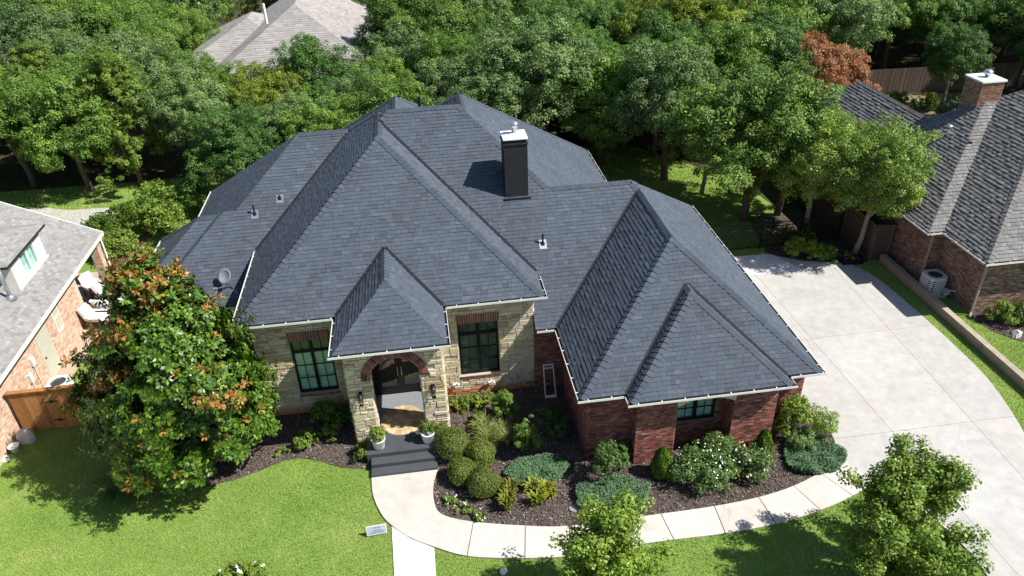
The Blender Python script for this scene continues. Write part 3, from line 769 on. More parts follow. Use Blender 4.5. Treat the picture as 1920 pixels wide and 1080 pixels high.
# porch front with arch
AX, AR, AZ, PY = -1.60, .83, 2.87, 19.90
m = MB(); m.box(-3.2, AX - AR, PY, PY + .45, -.1, 4.3); m.box(AX + AR, .02, PY, PY + .45, -.1, 4.3)
N = 28
for k in range(N):
    a0, a1 = math.pi * k / N, math.pi * (k + 1) / N; xa, xb = AX + AR * math.cos(a0), AX + AR * math.cos(a1); za, zb = AZ + AR * math.sin(a0), AZ + AR * math.sin(a1)
    m.quadset([(xb, PY, zb), (xa, PY, za), (xa, PY, 4.3), (xb, PY, 4.3), (xb, PY + .45, zb), (xa, PY + .45, za), (xa, PY + .45, 4.3), (xb, PY + .45, 4.3)], [(0, 1, 2, 3), (5, 4, 7, 6), (0, 4, 5, 1)])
wp = m.build('wall', MORTAR, house); wp['label'] = 'stone porch front with round brick arch'
SO = (20.50, 21.75, 3.35)   # side opening of the porch
m = MB(); m.box(-3.2, -2.85, PY + .45, WY, -.1, 4.3); m.build('wall', MORTAR, house)
m = MB(); wall_box(m, -.33, .02, PY + .45, WY, -.1, 4.3, [(SO[0], SO[1], .45, SO[2])], 'y'); wps = m.build('wall', MORTAR, house)
ST = []
mf = lambda o: (0, -1, 0)
ST += stone_wall((-6.45, WY, 0), (1, 0, 0), (0, -1, 0), 3.25, -.02, 4.26, [(LW[0] + 6.45 - .02, LW[1] + 6.45 + .02, .78, 3.66)], 11)
ST += stone_wall((.02, WY, 0), (1, 0, 0), (0, -1, 0), 3.40, -.02, 4.26, [(RW[0] - .04, RW[1] + .0, .78, 3.66)], 12)
def archole(s):
    a, b, c, d = s; cx, cz = (a + b) / 2 - 3.2, (c + d) / 2
    return (abs(cx - AX) < AR + .02 and cz < AZ) or ((cx - AX) ** 2 + (max(cz, AZ) - AZ) ** 2 < 1.17 ** 2 and cz >= AZ - .12)
ST += stone_wall((-3.2, PY, 0), (1, 0, 0), (0, -1, 0), 3.2 + AX - AR, .0, 4.26, [archole], 13)
ST += [p for p in stone_wall((-3.2, PY, 0), (1, 0, 0), (0, -1, 0), 3.22, AZ, 4.26, [archole], 15) if p[3].x > AX - AR + .001 and p[3].x < AX + AR]
ST += stone_wall((AX + AR, PY, 0), (1, 0, 0), (0, -1, 0), .02 - AX - AR, .0, 4.26, [lambda s: archole((s[0] + 3.2 + AX + AR, s[1] + 3.2 + AX + AR, s[2], s[3]))], 14)
ST += stone_wall((.02, PY + .0, 0), (0, 1, 0), (1, 0, 0), WY - PY, 0, 4.26, [(SO[0] - PY, SO[1] - PY, .45, SO[2])], 16)
ST += stone_wall((-3.2, WY, 0), (0, -1, 0), (-1, 0, 0), WY - PY, 0, 4.26, [], 17)
ST += stone_wall((3.42, WY, 0), (0, 1, 0), (1, 0, 0), 1.0, 0, 4.26, [], 18)
ST += stone_wall((AX - AR, PY, 0), (0, 1, 0), (1, 0, 0), .45, .45, AZ, [], 19) + stone_wall((AX + AR, PY + .45, 0), (0, -1, 0), (-1, 0, 0), .45, .45, AZ, [], 20)
# largest in view first: facing the camera, then the rest
place_pieces(ST, 'stone', 'stones', STONE, wr, house, key=lambda k: (k[3].y < 19.85) * 1.0 + (Vector(CAM) - k[3]).length + (abs(k[3].y - WY) > .1 and abs(k[3].y - PY) > .1) * 50)
# arch bricks
PMORT = flat('pink_mortar', (.42, .34, .29), .95, .1, 8)
m = MB()
for k in range(40):
    a0, a1 = math.pi * k / 40, math.pi * (k + 1) / 40
    c = [(AX + r * math.cos(a), AZ + r * math.sin(a)) for r, a in ((AR + .003, a0), (AR + .297, a0), (AR + .297, a1), (AR + .003, a1))]
    m.quadset([(x, PY - .036, z) for x, z in c] + [(x, PY + .1, z) for x, z in c], [(0, 1, 2, 3), (0, 4, 5, 1), (1, 5, 6, 2), (2, 6, 7, 3), (3, 7, 4, 0)])
m.build('mortar_bed', PMORT, wp)
for ring, (r0, r1, nb) in enumerate(((AR + .0, AR + .070, 30), (AR + .085, AR + .30, 36))):
    for k in range(nb):
        a0, a1 = math.pi * (k + .12) / nb, math.pi * (k + .88) / nb; pr = .055 + .008 * random.random() if ring else .045
        c = [(AX + r * math.cos(a), AZ + r * math.sin(a)) for r, a in ((r0, a0), (r1, a0), (r1, a1), (r0, a1))]
        m = MB(); m.quadset([(x, PY - pr, z) for x, z in c] + [(x, PY + .12, z) for x, z in c], [(0, 1, 2, 3), (0, 4, 5, 1), (1, 5, 6, 2), (2, 6, 7, 3), (3, 7, 4, 0)], random.random() * .8)
        m.build('arch_brick', BRICK, wp)
def soldier(wn, x0, x1, y, z0, z1, out, par, name):
    n = max(1, round((x1 - x0) / .086)); d = (x1 - x0) / n
    m = MB(); m.box(x0, x1, y - out + .012, y + .02, z0, z1); m.build('mortar_bed', PMORT, par)
    for k in range(n):
        p = block_piece((x0, y, 0), (1, 0, 0), (0, -1, 0), k * d + .009, (k + 1) * d - .009, z0 + .006, z1 - .006, out + random.uniform(-.004, .006), random.random() * .8, 0, .003)
        m = MB(); m.quadset(*p[:3]); m.build(name, BRICK, par)
# windows: black steel frames
def window(x0, x1, z0, z1, y, cols, rows, transom, blind, label=None, bz=0):
    m = MB(); t = .07
    m.box(x0, x1, y - .02, y + .06, z0, z0 + t); m.box(x0, x1, y - .02, y + .06, z1 - t, z1)
    m.box(x0, x0 + t, y - .02, y + .06, z0 + t, z1 - t); m.box(x1 - t, x1, y - .02, y + .06, z0 + t, z1 - t)
    xm = (x0 + x1) / 2; m.box(xm - .055, xm + .055, y - .025, y + .06, z0 + t, z1 - t)
    if transom: m.box(x0 + t, xm - .055, y - .023, y + .06, transom - .05, transom + .05); m.box(xm + .055, x1 - t, y - .023, y + .06, transom - .05, transom + .05)
    wo = m.build('window', DARKM, house)
    if label: wo['label'] = label
    for a, b in ((x0 + t, xm - .055), (xm + .055, x1 - t)):
        bands = [(z0 + t, (transom - .05) if transom else z1 - t, rows)] + ([(transom + .05, z1 - t, 1)] if transom else [])
        for c, d, rw in bands:
            for i in range(cols):
                for j in range(rw):
                    u0, u1 = a + (b - a) * i / cols, a + (b - a) * (i + 1) / cols; v0, v1 = c + (d - c) * j / rw, c + (d - c) * (j + 1) / rw
                    q = MB(); q.box(u0 + .004, u1 - .004, y + .018, y + .024, v0 + .004, v1 - .004); q.build('pane', GLASS, wo)
            for i in range(1, cols):
                q = MB(); q.box(a + (b - a) * i / cols - .012, a + (b - a) * i / cols + .012, y - .004, y + .03, c, d); q.build('muntin', DARKM, wo)
            for j in range(1, rw):
                q = MB(); q.box(a, b, y - .006, y + .032, c + (d - c) * j / rw - .012, c + (d - c) * j / rw + .012); q.build('muntin', DARKM, wo)
    q = MB(); q.box(x0 + .01, x1 - .01, y + .12, y + .14, z0 + .02, z1 - bz); q.build('blind', blind, wo)
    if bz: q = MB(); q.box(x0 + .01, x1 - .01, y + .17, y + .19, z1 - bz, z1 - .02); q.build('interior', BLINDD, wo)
    return wo
window(*LW[:2], *LW[2:], WY + .10, 2, 3, 2.72, BLIND, 'black steel window with pale blind', .52)
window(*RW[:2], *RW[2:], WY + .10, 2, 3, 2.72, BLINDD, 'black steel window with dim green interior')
for (x0, x1, z0, z1), wn in ((LW, wl), (RW, wr)):
    soldier(wn, x0 - .02, x1 + .05, WY, z1 + .005, z1 + .385, .045, wn, 'lintel_brick'); soldier(wn, x0 - .02, x1 + .02, WY, z0 - .12, z0 - .005, .06, wn, 'sill_brick')
# porch floor, steps, door
m = MB(); m.box(-2.84, -.34, 18.94, 22.04, 0, .45); m.build('porch_floor', SLATE, house)
m = MB(); m.box(-2.70, -.52, 18.60, 18.94, 0, .30); m.build('step', SLATE, house)
m = MB(); m.box(-2.71, -.51, 18.27, 18.60, 0, .15); m.build('step', SLATE, house)
TANS = pieces('tan_paver', [(0, (.36, .24, .12)), (.5, (.46, .33, .18)), (1, (.56, .43, .26))], .8, 12, .004, .25, .12, 3)
m = MB(); m.lathe([(.78, 0), (.78, .006), (0, .006)], (-1.60, 20.50, .452), 40); mo = m.build('round_floor_inlay', MORTAR, house); mo['label'] = 'round tan stone inlay in the porch floor'
rr = random.Random(4)
for ring, (r0, r1, nb) in enumerate(((.12, .38, 9), (.39, .58, 16), (.59, .76, 22))):
    for k in range(nb):
        a0, a1 = 6.2832 * (k + .04) / nb, 6.2832 * (k + .96) / nb
        m = MB(); pl = [(-1.60 + r * math.cos(a), 20.50 + r * math.sin(a)) for r, a in ((r0, a0), (r1, a0), (r1, (a0 + a1) / 2), (r1, a1), (r0, a1))]
        m.prism(pl, .4585, .470 + rr.random() * .004, rr.random()); m.build('inlay_stone', TANS, mo)
m = MB(); m.box(-2.84, -.34, 20.36, 22.04, .4505, .4565); pf = m.build('porch_paving', flat('grey_pebble', (.19, .20, .21), .85, .35, 22, .008), house)
m = MB(); m.box(-2.85, -.33, WY, WY + .2, .45, 4.3); m.build('wall', DOORD, house)
m = MB(); m.box(-2.42, -.76, WY - .05, WY - .002, .45, 3.25); dd = m.build('front_door', DOORD, house); dd['label'] = 'black iron double front door'
for s in (-1, 1):
    m = MB(); m.box(-1.59 + s * .42 - .28, -1.59 + s * .42 + .28, WY - .062, WY - .052, .85, 2.95); m.build('door_glass', GLASS, dd)
    m = MB(); m.tube([(-1.59 + s * .07, WY - .10, 1.35), (-1.59 + s * .07, WY - .10, 1.75)], .015); m.bar((-1.59 + s * .07, WY - .10, 1.4), (-1.59 + s * .07, WY - .05, 1.4), .015); m.bar((-1.59 + s * .07, WY - .10, 1.7), (-1.59 + s * .07, WY - .05, 1.7), .015); m.build('door_handle', STEEL, dd)
m = MB(); m.box(-2.85, -.33, PY + .45, WY, 4.22, 4.26); m.build('porch_ceiling', TRIM, house)
m = MB(); m.tube([(-1.6, 21.1, 4.22), (-1.6, 21.1, 3.5)], .012); m.lathe([(.04, 0), (.16, .04), (.2, .2), (.16, .42), (.05, .5)], (-1.6, 21.1, 3.02), 8); m.build('hanging_lantern', DARKM, house)
for lx in (-2.82, -.40):   # wall lanterns by the arch
    m = MB(); m.box(lx - .06, lx + .06, PY - .065, PY - .03, 2.05, 2.45); m.bar((lx, PY - .06, 2.42), (lx, PY - .19, 2.46), .025)
    m.lathe([(.012, .50), (.04, .46), (.115, .40), (.10, .385), (.095, .38)], (lx, PY - .19, 1.98), 8); m.lathe([(.03, -.02), (.07, 0), (.075, .02)], (lx, PY - .19, 1.98), 8)
    for k in range(4):
        a = math.pi / 4 + k * math.pi / 2; m.bar((lx + .07 * math.cos(a), PY - .19 + .07 * math.sin(a), 1.99), (lx + .09 * math.cos(a), PY - .19 + .09 * math.sin(a), 2.37), .014)
    lo = m.build('wall_lantern', DARKM, house); m = MB(); m.lathe([(.06, .02), (.082, .375)], (lx, PY - .19, 1.98), 8); m.build('lantern_glass', GLASS, lo)
# --- brick wing: wall pieces behind the bricks
BR = []
GY, BY, GX = 18.02, 17.42, 4.52
def bwall(x0, x1, y, z1, holes=(), seed=1, label=None):
    m = MB(); wall_box(m, x0, x1, y, y + .3, -.1, z1, holes); o = m.build('wall', BMORT, house)
    if label: o['label'] = label
    return o, brick_wall((x0, y, 0), (1, 0, 0), (0, -1, 0), x1 - x0, -.03, z1, [(h[0] - x0, h[1] - x0, h[2], h[3]) for h in holes], seed)
o, b = bwall(3.42, GX, 21.95, 2.86, (), 21); BR += b
m = MB(); m.box(GX, GX + .3, GY, 22.2, -.1, 2.86); m.build('wall', BMORT, house); BR += brick_wall((GX, 22.0, 0), (0, -1, 0), (-1, 0, 0), 22.0 - GY, -.03, 2.86, (), 22)
o, b = bwall(GX + .0, 6.0, GY, 2.86, (), 23); BR += b
o, b = bwall(10.72, 11.92, GY, 2.86, (), 24); BR += b
# bay with arched recess
B0, B1, BA = 7.34, 9.26, 2.30
wb, b = bwall(6.0, 10.72, BY, 2.86, [(B0, B1, -.1, 2.70)], 25, 'red brick bay with an arched window recess')
BR += b
m = MB(); m.box(6.0, 6.3, BY + .3, GY + .3, -.1, 2.86); m.build('wall', BMORT, house)
m = MB(); m.box(10.42, 10.72, BY + .3, GY + .3, -.1, 2.86); m.build('wall', BMORT, house)
BR += brick_wall((6.0, GY, 0), (0, -1, 0), (-1, 0, 0), GY - BY, -.03, 2.86, (), 26) + brick_wall((10.72, BY, 0), (0, 1, 0), (1, 0, 0), GY - BY, -.03, 2.86, (), 27)
REC = 18.15
BWN = (7.62, 8.98, .98, 2.45)
m = MB(); wall_box(m, B0 - .2, B1 + .2, REC, REC + .25, -.1, 2.86, [BWN]); m.build('wall', BMORT, house)
BR += brick_wall((B0, REC, 0), (1, 0, 0), (0, -1, 0), B1 - B0, -.03, 2.86, [(BWN[0] - B0, BWN[1] - B0, BWN[2], BWN[3])], 28)
m = MB(); m.box(B0 - .2, B0, BY + .3, REC, -.1, 2.86); m.build('wall', BMORT, house)
m = MB(); m.box(B1, B1 + .2, BY + .3, REC, -.1, 2.86); m.build('wall', BMORT, house)
BR += brick_wall((B0, BY, 0), (0, 1, 0), (1, 0, 0), REC - BY, -.03, 2.7, (), 29) + brick_wall((B1, REC, 0), (0, -1, 0), (-1, 0, 0), REC - BY, -.03, 2.7, (), 30)
window(BWN[0], BWN[1], BWN[2], BWN[3], REC + .08, 2, 3, None, BLIND, 'black window set back in the brick recess')
BR += brick_wall((-10.3, 25.6, 0), (1, 0, 0), (0, -1, 0), 3.85, -.03, 2.84, (), 31)
place_pieces(BR, 'brick', 'bricks', BRICK, wb, house, key=lambda k: (Vector(CAM) - k[3]).length + (abs(k[3].y - (BY - .01)) > .02) * 30)
# flat limestone arch over the recess
n = 15; xc = (B0 + B1) / 2; hw = (B1 - B0) / 2; rise = .28
for k in range(n):
    t0, t1 = -1 + 2 * (k + .04) / n, -1 + 2 * (k + .96) / n
    q = [(xc + hw * t0, 2.36 + rise * (1 - t0 * t0)), (xc + hw * t1, 2.36 + rise * (1 - t1 * t1)), (xc + hw * t1 * 1.04, 2.58 + rise * (1 - t1 * t1)), (xc + hw * t0 * 1.04, 2.58 + rise * (1 - t0 * t0))]
    m = MB(); m.quadset([(x, BY - .035, z) for x, z in q] + [(x, BY + .3, z) for x, z in q], [(0, 1, 2, 3), (0, 4, 5, 1), (1, 5, 6, 2), (2, 6, 7, 3), (3, 7, 4, 0)], .5 + .4 * random.random()); m.build('arch_stone', STONE, wb)
m = MB(); m.box(11.62, 11.92, GY + .3, 29.7, -.1, 2.86); m.build('wall', BRICK, house)
m = MB(); m.box(-10.3, -6.45, 25.605, 25.9, -.1, 2.86); m.build('wall', BRICK, house)
m = MB(); m.box(-11.4, -11.1, 26.5, 31.0, -.1, 2.86); m.build('wall', BRICK, house)
m = MB(); m.box(8.3, 8.6, 30, 37.3, -.1, 2.86); m.build('wall', BRICK, house)
m = MB(); m.box(-10.2, -9.9, 31, 36.2, -.1, 2.86); m.build('wall', BRICK, house)
m = MB(); m.box(-9.9, 8.3, 36.0, 36.3, -.1, 2.86); m.build('wall', BRICK, house)
# --- things on the roof
m = MB(); m.box(3.00, 3.87, 25.62, 26.50, 6.0, 8.50); ch = m.build('chimney', STUCCO, house); ch['label'] = 'tall black square chimney with white cap'
m = MB(); m.box(3.02, 3.85, 25.64, 26.48, 8.50, 8.62); m.build('chimney_collar', FLASH, ch)
m = MB(); m.box(2.97, 3.90, 25.59, 26.53, 8.43, 8.47); m.build('chimney_band', STUCCO, ch)
m = MB(); m.quadset([(2.98, 25.60, 8.62), (3.89, 25.60, 8.62), (3.89, 26.52, 8.62), (2.98, 26.52, 8.62), (2.98, 25.60, 8.665), (3.89, 25.60, 8.665), (3.89, 26.52, 8.665), (2.98, 26.52, 8.665), (3.43, 26.06, 8.74)], [(0, 3, 2, 1), (0, 1, 5, 4), (1, 2, 6, 5), (2, 3, 7, 6), (3, 0, 4, 7), (4, 5, 8), (5, 6, 8), (6, 7, 8), (7, 4, 8)]); m.build('chimney_cap', WHITEM, ch)
m = MB(); m.lathe([(.10, 0), (.10, .24), (.145, .25), (.145, .40), (.10, .43), (0, .44)], (3.46, 26.1, 8.70), 16); m.build('flue', STEEL, ch, True)
m = MB(); m.box(2.92, 3.95, 25.50, 25.61, 6.24, 6.34); m.build('chimney_flashing', FLASH, ch)
def vent(x, y, z, h=.42, r=.035):
    m = MB(); m.tube([(x, y, z - .1), (x, y, z + h)], r, 10); m.lathe([(r * 2.6, -.03), (r * 1.2, .10)], (x, y, z + .02), 10); m.build('vent_pipe', FLASH, house)
    m = MB(); m.quadset([(x - .14, y - .17, z - .11), (x + .14, y - .17, z - .11), (x + .14, y + .12, z + .127), (x - .14, y + .12, z + .127)], [(0, 1, 2, 3)]); m.build('vent_flashing', STEEL, house)
vent(4.14, 24.07, 5.07); vent(-6.85, 28.16, 5.39); vent(-5.85, 28.62, 5.77, .16); vent(.12, 30.0, 8.5, .6, .07)
# satellite dish
m = MB(); m.tube([(-7.72, 25.75, 3.40), (-7.66, 25.78, 3.75), (-7.75, 25.70, 3.90)], .022, 8)
m.bar((-7.72, 25.70, 3.86), (-8.05, 25.55, 3.70), .025); m.bar((-8.05, 25.55, 3.70), (-8.22, 25.30, 3.78), .025); m.box(-8.28, -8.16, 25.2, 25.34, 3.74, 3.84)
m.bar((-7.72, 25.75, 3.42), (-7.55, 25.6, 3.29), .02); m.bar((-7.72, 25.75, 3.42), (-7.9, 25.6, 3.29), .02)
dish = m.build('satellite_mount', STEEL, house)
m = MB(); prof = [(0, 0), (.12, .012), (.22, .04), (.30, .075), (.302, .06), (.2, .02), (0, -.015)]; m.lathe(prof, (0, 0, 0), 28)
dm = Matrix.Translation((-7.92, 25.85, 3.98)) @ Vector((-.42, -.70, .62)).to_track_quat('Z', 'Y').to_matrix().to_4x4()
m.v = [tuple(dm @ Vector(v)) for v in m.v]; m.build('satellite_dish', flat('dish_grey', (.23, .26, .30), .4, .06), dish, True)
# wall fittings
for x, z in ((.42, .62), (1.75, .55)):
    m = MB(); m.lathe([(.05, 0), (.05, .05), (.0, .05)], (0, 0, 0), 10); m.v = [(x + a, WY - .05 - c, z + b) for a, b, c in m.v]
    for s in (-1, 1): m.tube([(x, WY - .08, z), (x + s * .12, WY - .16, z + .03)], [.02, .05], 8)
    m.build('flood_light', WHITEM, house)
m = MB(); m.box(2.60, 2.72, WY - .12, WY - .03, .5, .72); m.build('meter_box', flat('pale_blue_box', (.42, .52, .55), .6), house)
# white framed folding cart leaning in the corner beside the brick wall
ct = thing('folding_cart', 'white framed folding cart leaning on the shaded brick wall', 'cart', (3.92, 21.45, 0))
for s in (-1, 1):
    m = MB(); m.tube([(3.92 + s * .2, 21.35, .03), (3.92 + s * .18, 21.86, 1.15)], .022); m.build('side_rail', WHITEM, ct)
m = MB(); m.bar((3.72, 21.85, 1.14), (4.12, 21.85, 1.14), .05); m.bar((3.73, 21.80, 1.02), (4.11, 21.80, 1.02), .09, .02); m.build('handle', WHITEM, ct)
m = MB(); m.box(3.70, 4.14, 21.25, 21.38, .0, .06); m.build('foot_plate', WHITEM, ct)
# ------------------------------------------------------------------ house on the left: tan brick, grey gable roof with dormer
lh = thing('tan_brick_house', 'tan brick house with pale grey gable roof and dormer beside the cedar gate', 'house', (-18, 24, 0))
SL = .50; EX = -15.08
lb = Block(-29.0, EX, 8, 33.25, 2.8, SL, front=False, back=False, drop=.12)
db = Block(-22.0, -16.02, 27.15, 30.50, 4.68, .32, left=False, front=False, back=False, drop=.08, extra=[])
db = Block(-23.0, -16.0, 26.9, 30.6, 4.68, .30, left=False, drop=.10)
lr = lb.mesh().build('roof', DECK, lh); dr_ = db.mesh().build('dormer_roof', DECK, lh)
P = shingle_pieces(lb, [db], ('right',), .14, .10, .24, .007, 41, cull=lambda c: c.y < 17) + shingle_pieces(db, [lb], ('right', 'front', 'back'), .14, .10, .24, .007, 42)
place_pieces(P, 'shingle', 'shingles', ROOF2, lr, lh, 300)
m = MB(); m.box(EX - .02, EX + .05, 8, 33.25, 2.66, 2.80); m.build('fascia', TRIM, lh)
m = MB(); m.bar((EX, 33.29, 2.72), (-22.05, 33.29, 6.21), .05, .16); m.build('rake_board', TRIM, lh)
# dormer cheek walls and window
m = MB(); wall_box(m, -16.5, -16.2, 27.45, 30.2, 3.0, 4.62, [(28.15, 29.50, 3.48, 4.58)], 'y'); m.box(-20, -16.5, 27.45, 27.6, 3.2, 4.62); m.box(-20, -16.5, 30.05, 30.2, 3.2, 4.62); m.build('dormer_wall', TRIM, lh)
def sidewin(y0, y1, z0, z1, x, par, bars=1, blind=BLIND, fr=WHITEM):
    m = MB(); t = .06
    m.box(x - .05, x + .03, y0, y1, z0, z0 + t); m.box(x - .05, x + .03, y0, y1, z1 - t, z1); m.box(x - .05, x + .03, y0, y0 + t, z0 + t, z1 - t); m.box(x - .05, x + .03, y1 - t, y1, z0 + t, z1 - t)
    ym = (y0 + y1) / 2
    if bars == 1: m.box(x - .05, x + .025, ym - .035, ym + .035, z0 + t, z1 - t); cells = [(y0 + t, ym - .035, z0 + t, z1 - t), (ym + .035, y1 - t, z0 + t, z1 - t)]
    else: zm = (z0 + z1) / 2; m.box(x - .05, x + .025, y0 + t, y1 - t, zm - .03, zm + .03); cells = [(y0 + t, y1 - t, z0 + t, zm - .03), (y0 + t, y1 - t, zm + .03, z1 - t)]
    wo = m.build('window', fr, par)
    for a, b, c, d in cells:
        q = MB(); q.box(x - .03, x - .024, a, b, c, d); q.build('pane', GLASS, wo)
    q = MB(); q.box(x - .14, x - .12, y0, y1, z0, z1); q.build('blind', blind, wo)
sidewin(28.15, 29.50, 3.48, 4.58, -16.2, lh)
m = MB(); m.box(-16.19, -16.14, 27.4, 30.25, 3.28, 3.40); m.build('dormer_sill', TRIM, lh)
# flue pipe
m = MB(); m.tube([(-16.25, 26.75, 3.3), (-16.25, 26.75, 5.0)], .075, 12); m.lathe([(.075, 0), (.13, .03), (.13, .2), (.05, .26)], (-16.25, 26.75, 5.0), 12); m.lathe([(.22, -.05), (.10, .14)], (-16.25, 26.75, 3.42), 12); m.build('flue_pipe', STEEL, lh, True)
m = MB(); m.box(-15.85, -15.55, 8, 30.0, -.1, 2.68); m.box(-20, -15.55, 30.0, 30.3, -.1, 2.68); lw = m.build('wall', BMORT2, lh)
P = brick_wall((-15.55, 20, 0), (0, 1, 0), (1, 0, 0), 10.0, -.03, 2.66, [(5.80, 6.90, 0, 2.15), (7.5, 8.1, 1.1, 2.35)], 51)
place_pieces(P, 'brick', 'bricks', BRICK2, lw, lh, 300)
m = MB(); m.box(-15.60, -15.535, 25.84, 26.86, .0, 2.12); do = m.build('door', flat('sage_door', (.46, .45, .36), .6, .05), lh)
m = MB(); m.lathe([(.03, 0), (.035, .05), (0, .06)], (0, 0, 0), 8); m.v = [(-15.53 + c, 25.98 + a, 1.0 + b) for a, b, c in m.v]; m.build('door_knob', DARKM, do)
sidewin(27.5, 28.1, 1.1, 2.35, -15.54, lh, 2, BLIND, TRIM)
for y, z in ((25.05, 1.35), (24.55, .95)):
    m = MB(); m.box(-15.54, -15.44, y - .11, y + .11, z, z + .36); m.tube([(-15.50, y, z), (-15.50, y, .05)], .016); m.build('electric_box', flat('pale_box', (.62, .62, .60), .5), lh)
# covered patio pillar
m = MB(); m.box(-15.80, -15.42, 33.0, 33.36, 0, 2.68); pm = m.build('patio_pillar', BMORT2, lh)
P = brick_wall((-15.42, 33.0, 0), (0, 1, 0), (1, 0, 0), .36, .02, 2.64, (), 52) + brick_wall((-15.8, 33.0, 0), (1, 0, 0), (0, -1, 0), .38, .02, 2.64, (), 53)
mm = MB()
for q in P: mm.quadset(*q[:3])
mm.build('pillar_bricks', BRICK2, pm)['kind'] = 'stuff'
m = MB(); m.tube([(-15.33, 33.42, 2.6), (-15.33, 33.42, .15), (-15.2, 33.42, .08)], .04, 8); m.build('downspout', WHITEM, lh)
# cedar gate between the houses
gt = thing('cedar_gate', 'cedar plank gate with black hinges closing the side yard', 'gate', (-13.9, 22.75, 0))
gx0, gx1 = -15.40, -11.6; n = 24; d = (gx1 - gx0) / n
for k in range(n):
    m = MB(); x = gx0 + k * d; m.box(x + .004, x + d - .004, 22.74 + .004 * (k % 2), 22.77 + .004 * (k % 2), .05, 1.80, random.random()); m.build('board', WOODF, gt)
for z in (.35, 1.55):
    m = MB(); m.box(gx0, gx1, 22.775, 22.82, z - .045, z + .045, .3); m.build('rail', WOODF, gt)
m = MB(); m.box(gx0 - .05, -13.95, 22.68, 22.86, 1.80, 1.845, .4); m.build('cap_board', WOODF, gt); m = MB(); m.box(-13.95, gx1, 22.69, 22.87, 1.81, 1.855, .55); m.build('cap_board', WOODF, gt)
for x in (gx0 + .05, -12.72, gx1 - .05):
    m = MB(); m.box(x - .05, x + .05, 22.82, 22.92, 0, 1.8, .2); m.build('post', WOODF, gt)
for z in (.42, 1.28):
    m = MB(); m.box(-14.25, -13.85, 22.728, 22.742, z - .02, z + .02); m.box(-14.08, -14.02, 22.725, 22.743, z - .07, z + .07); m.build('hinge', DARKM, gt)
m = MB(); m.tube([(-12.85, 22.70, 1.15), (-12.80, 22.66, 1.0), (-12.85, 22.70, .85)], .014); m.box(-12.92, -12.72, 22.728, 22.745, 1.13, 1.19); m.build('latch', DARKM, gt)
def rock(name, seed, loc, sx, sy, sz, mat, label, cat='boulder'):
    rnd = random.Random(seed); m = MB(); n, k = 14, 8; ns = [(Vector((rnd.gauss(0, 1), rnd.gauss(0, 1), rnd.gauss(0, .6))).normalized(), rnd.uniform(.55, .95)) for _ in range(11)]
    for i in range(k + 1):
        for j in range(n):
            th = math.pi * i / k; ph = 2 * math.pi * j / n; v = Vector((math.sin(th) * math.cos(ph), math.sin(th) * math.sin(ph), math.cos(th)))
            r = min([1.0] + [q / v.dot(nn) for nn, q in ns if v.dot(nn) > .05]) * rnd.uniform(.97, 1.03)
            m.v.append((v.x * r * sx, v.y * r * sy, max(-.25, v.z * r) * sz + sz * .2)); m.a.append(.5)
    for i in range(k):
        for j in range(n): m.f.append((i * n + j, (i + 1) * n + j, (i + 1) * n + (j + 1) % n, i * n + (j + 1) % n))
    o = m.build(name, mat); o.location = loc; return tag(o, label, cat)
rock('boulder', 3, (-15.05, 22.25, 0), .36, .34, .52, ROCK, 'upright grey boulder on the grass beside the cedar gate')
rock('boulder', 5, (1.17, 13.95, 0), .16, .14, .11, ROCKW, 'small pale rock lying on the lawn below the curved walk')
rock('boulder', 8, (24.35, 21.05, 0), .45, .32, .30, ROCKW, 'white boulder at the edge of the mulch bed beside the brown brick house')
rock('boulder', 9, (23.3, 21.75, 0), .30, .26, .22, ROCK, 'dark grey rock in the shade of the hedge by the brown brick house')
rock('boulder', 10, (18.9, 29.35, 0), .42, .35, .36, ROCKW, 'rounded tan rock behind the shrubs at the end of the driveway')
rock('boulder', 12, (-15.5, 21.35, 0), .16, .2, .13, ROCKW, 'pale rock among the flower pots by the tan brick wall')
def lathe_thing(name, prof, loc, mat, label, cat, n=24):
    m = MB(); m.lathe(prof, (0, 0, 0), n); o = m.build(name, mat, None, True); o.location = loc; return tag(o, label, cat)
lathe_thing('flower_pot', [(.12, 0), (.17, .26), (.19, .27), (.19, .30), (.16, .30), (.15, .24), (0, .24)], (-15.3, 21.72, 0), POT, 'white flower pot standing at the tan brick wall near the gate', 'pot')
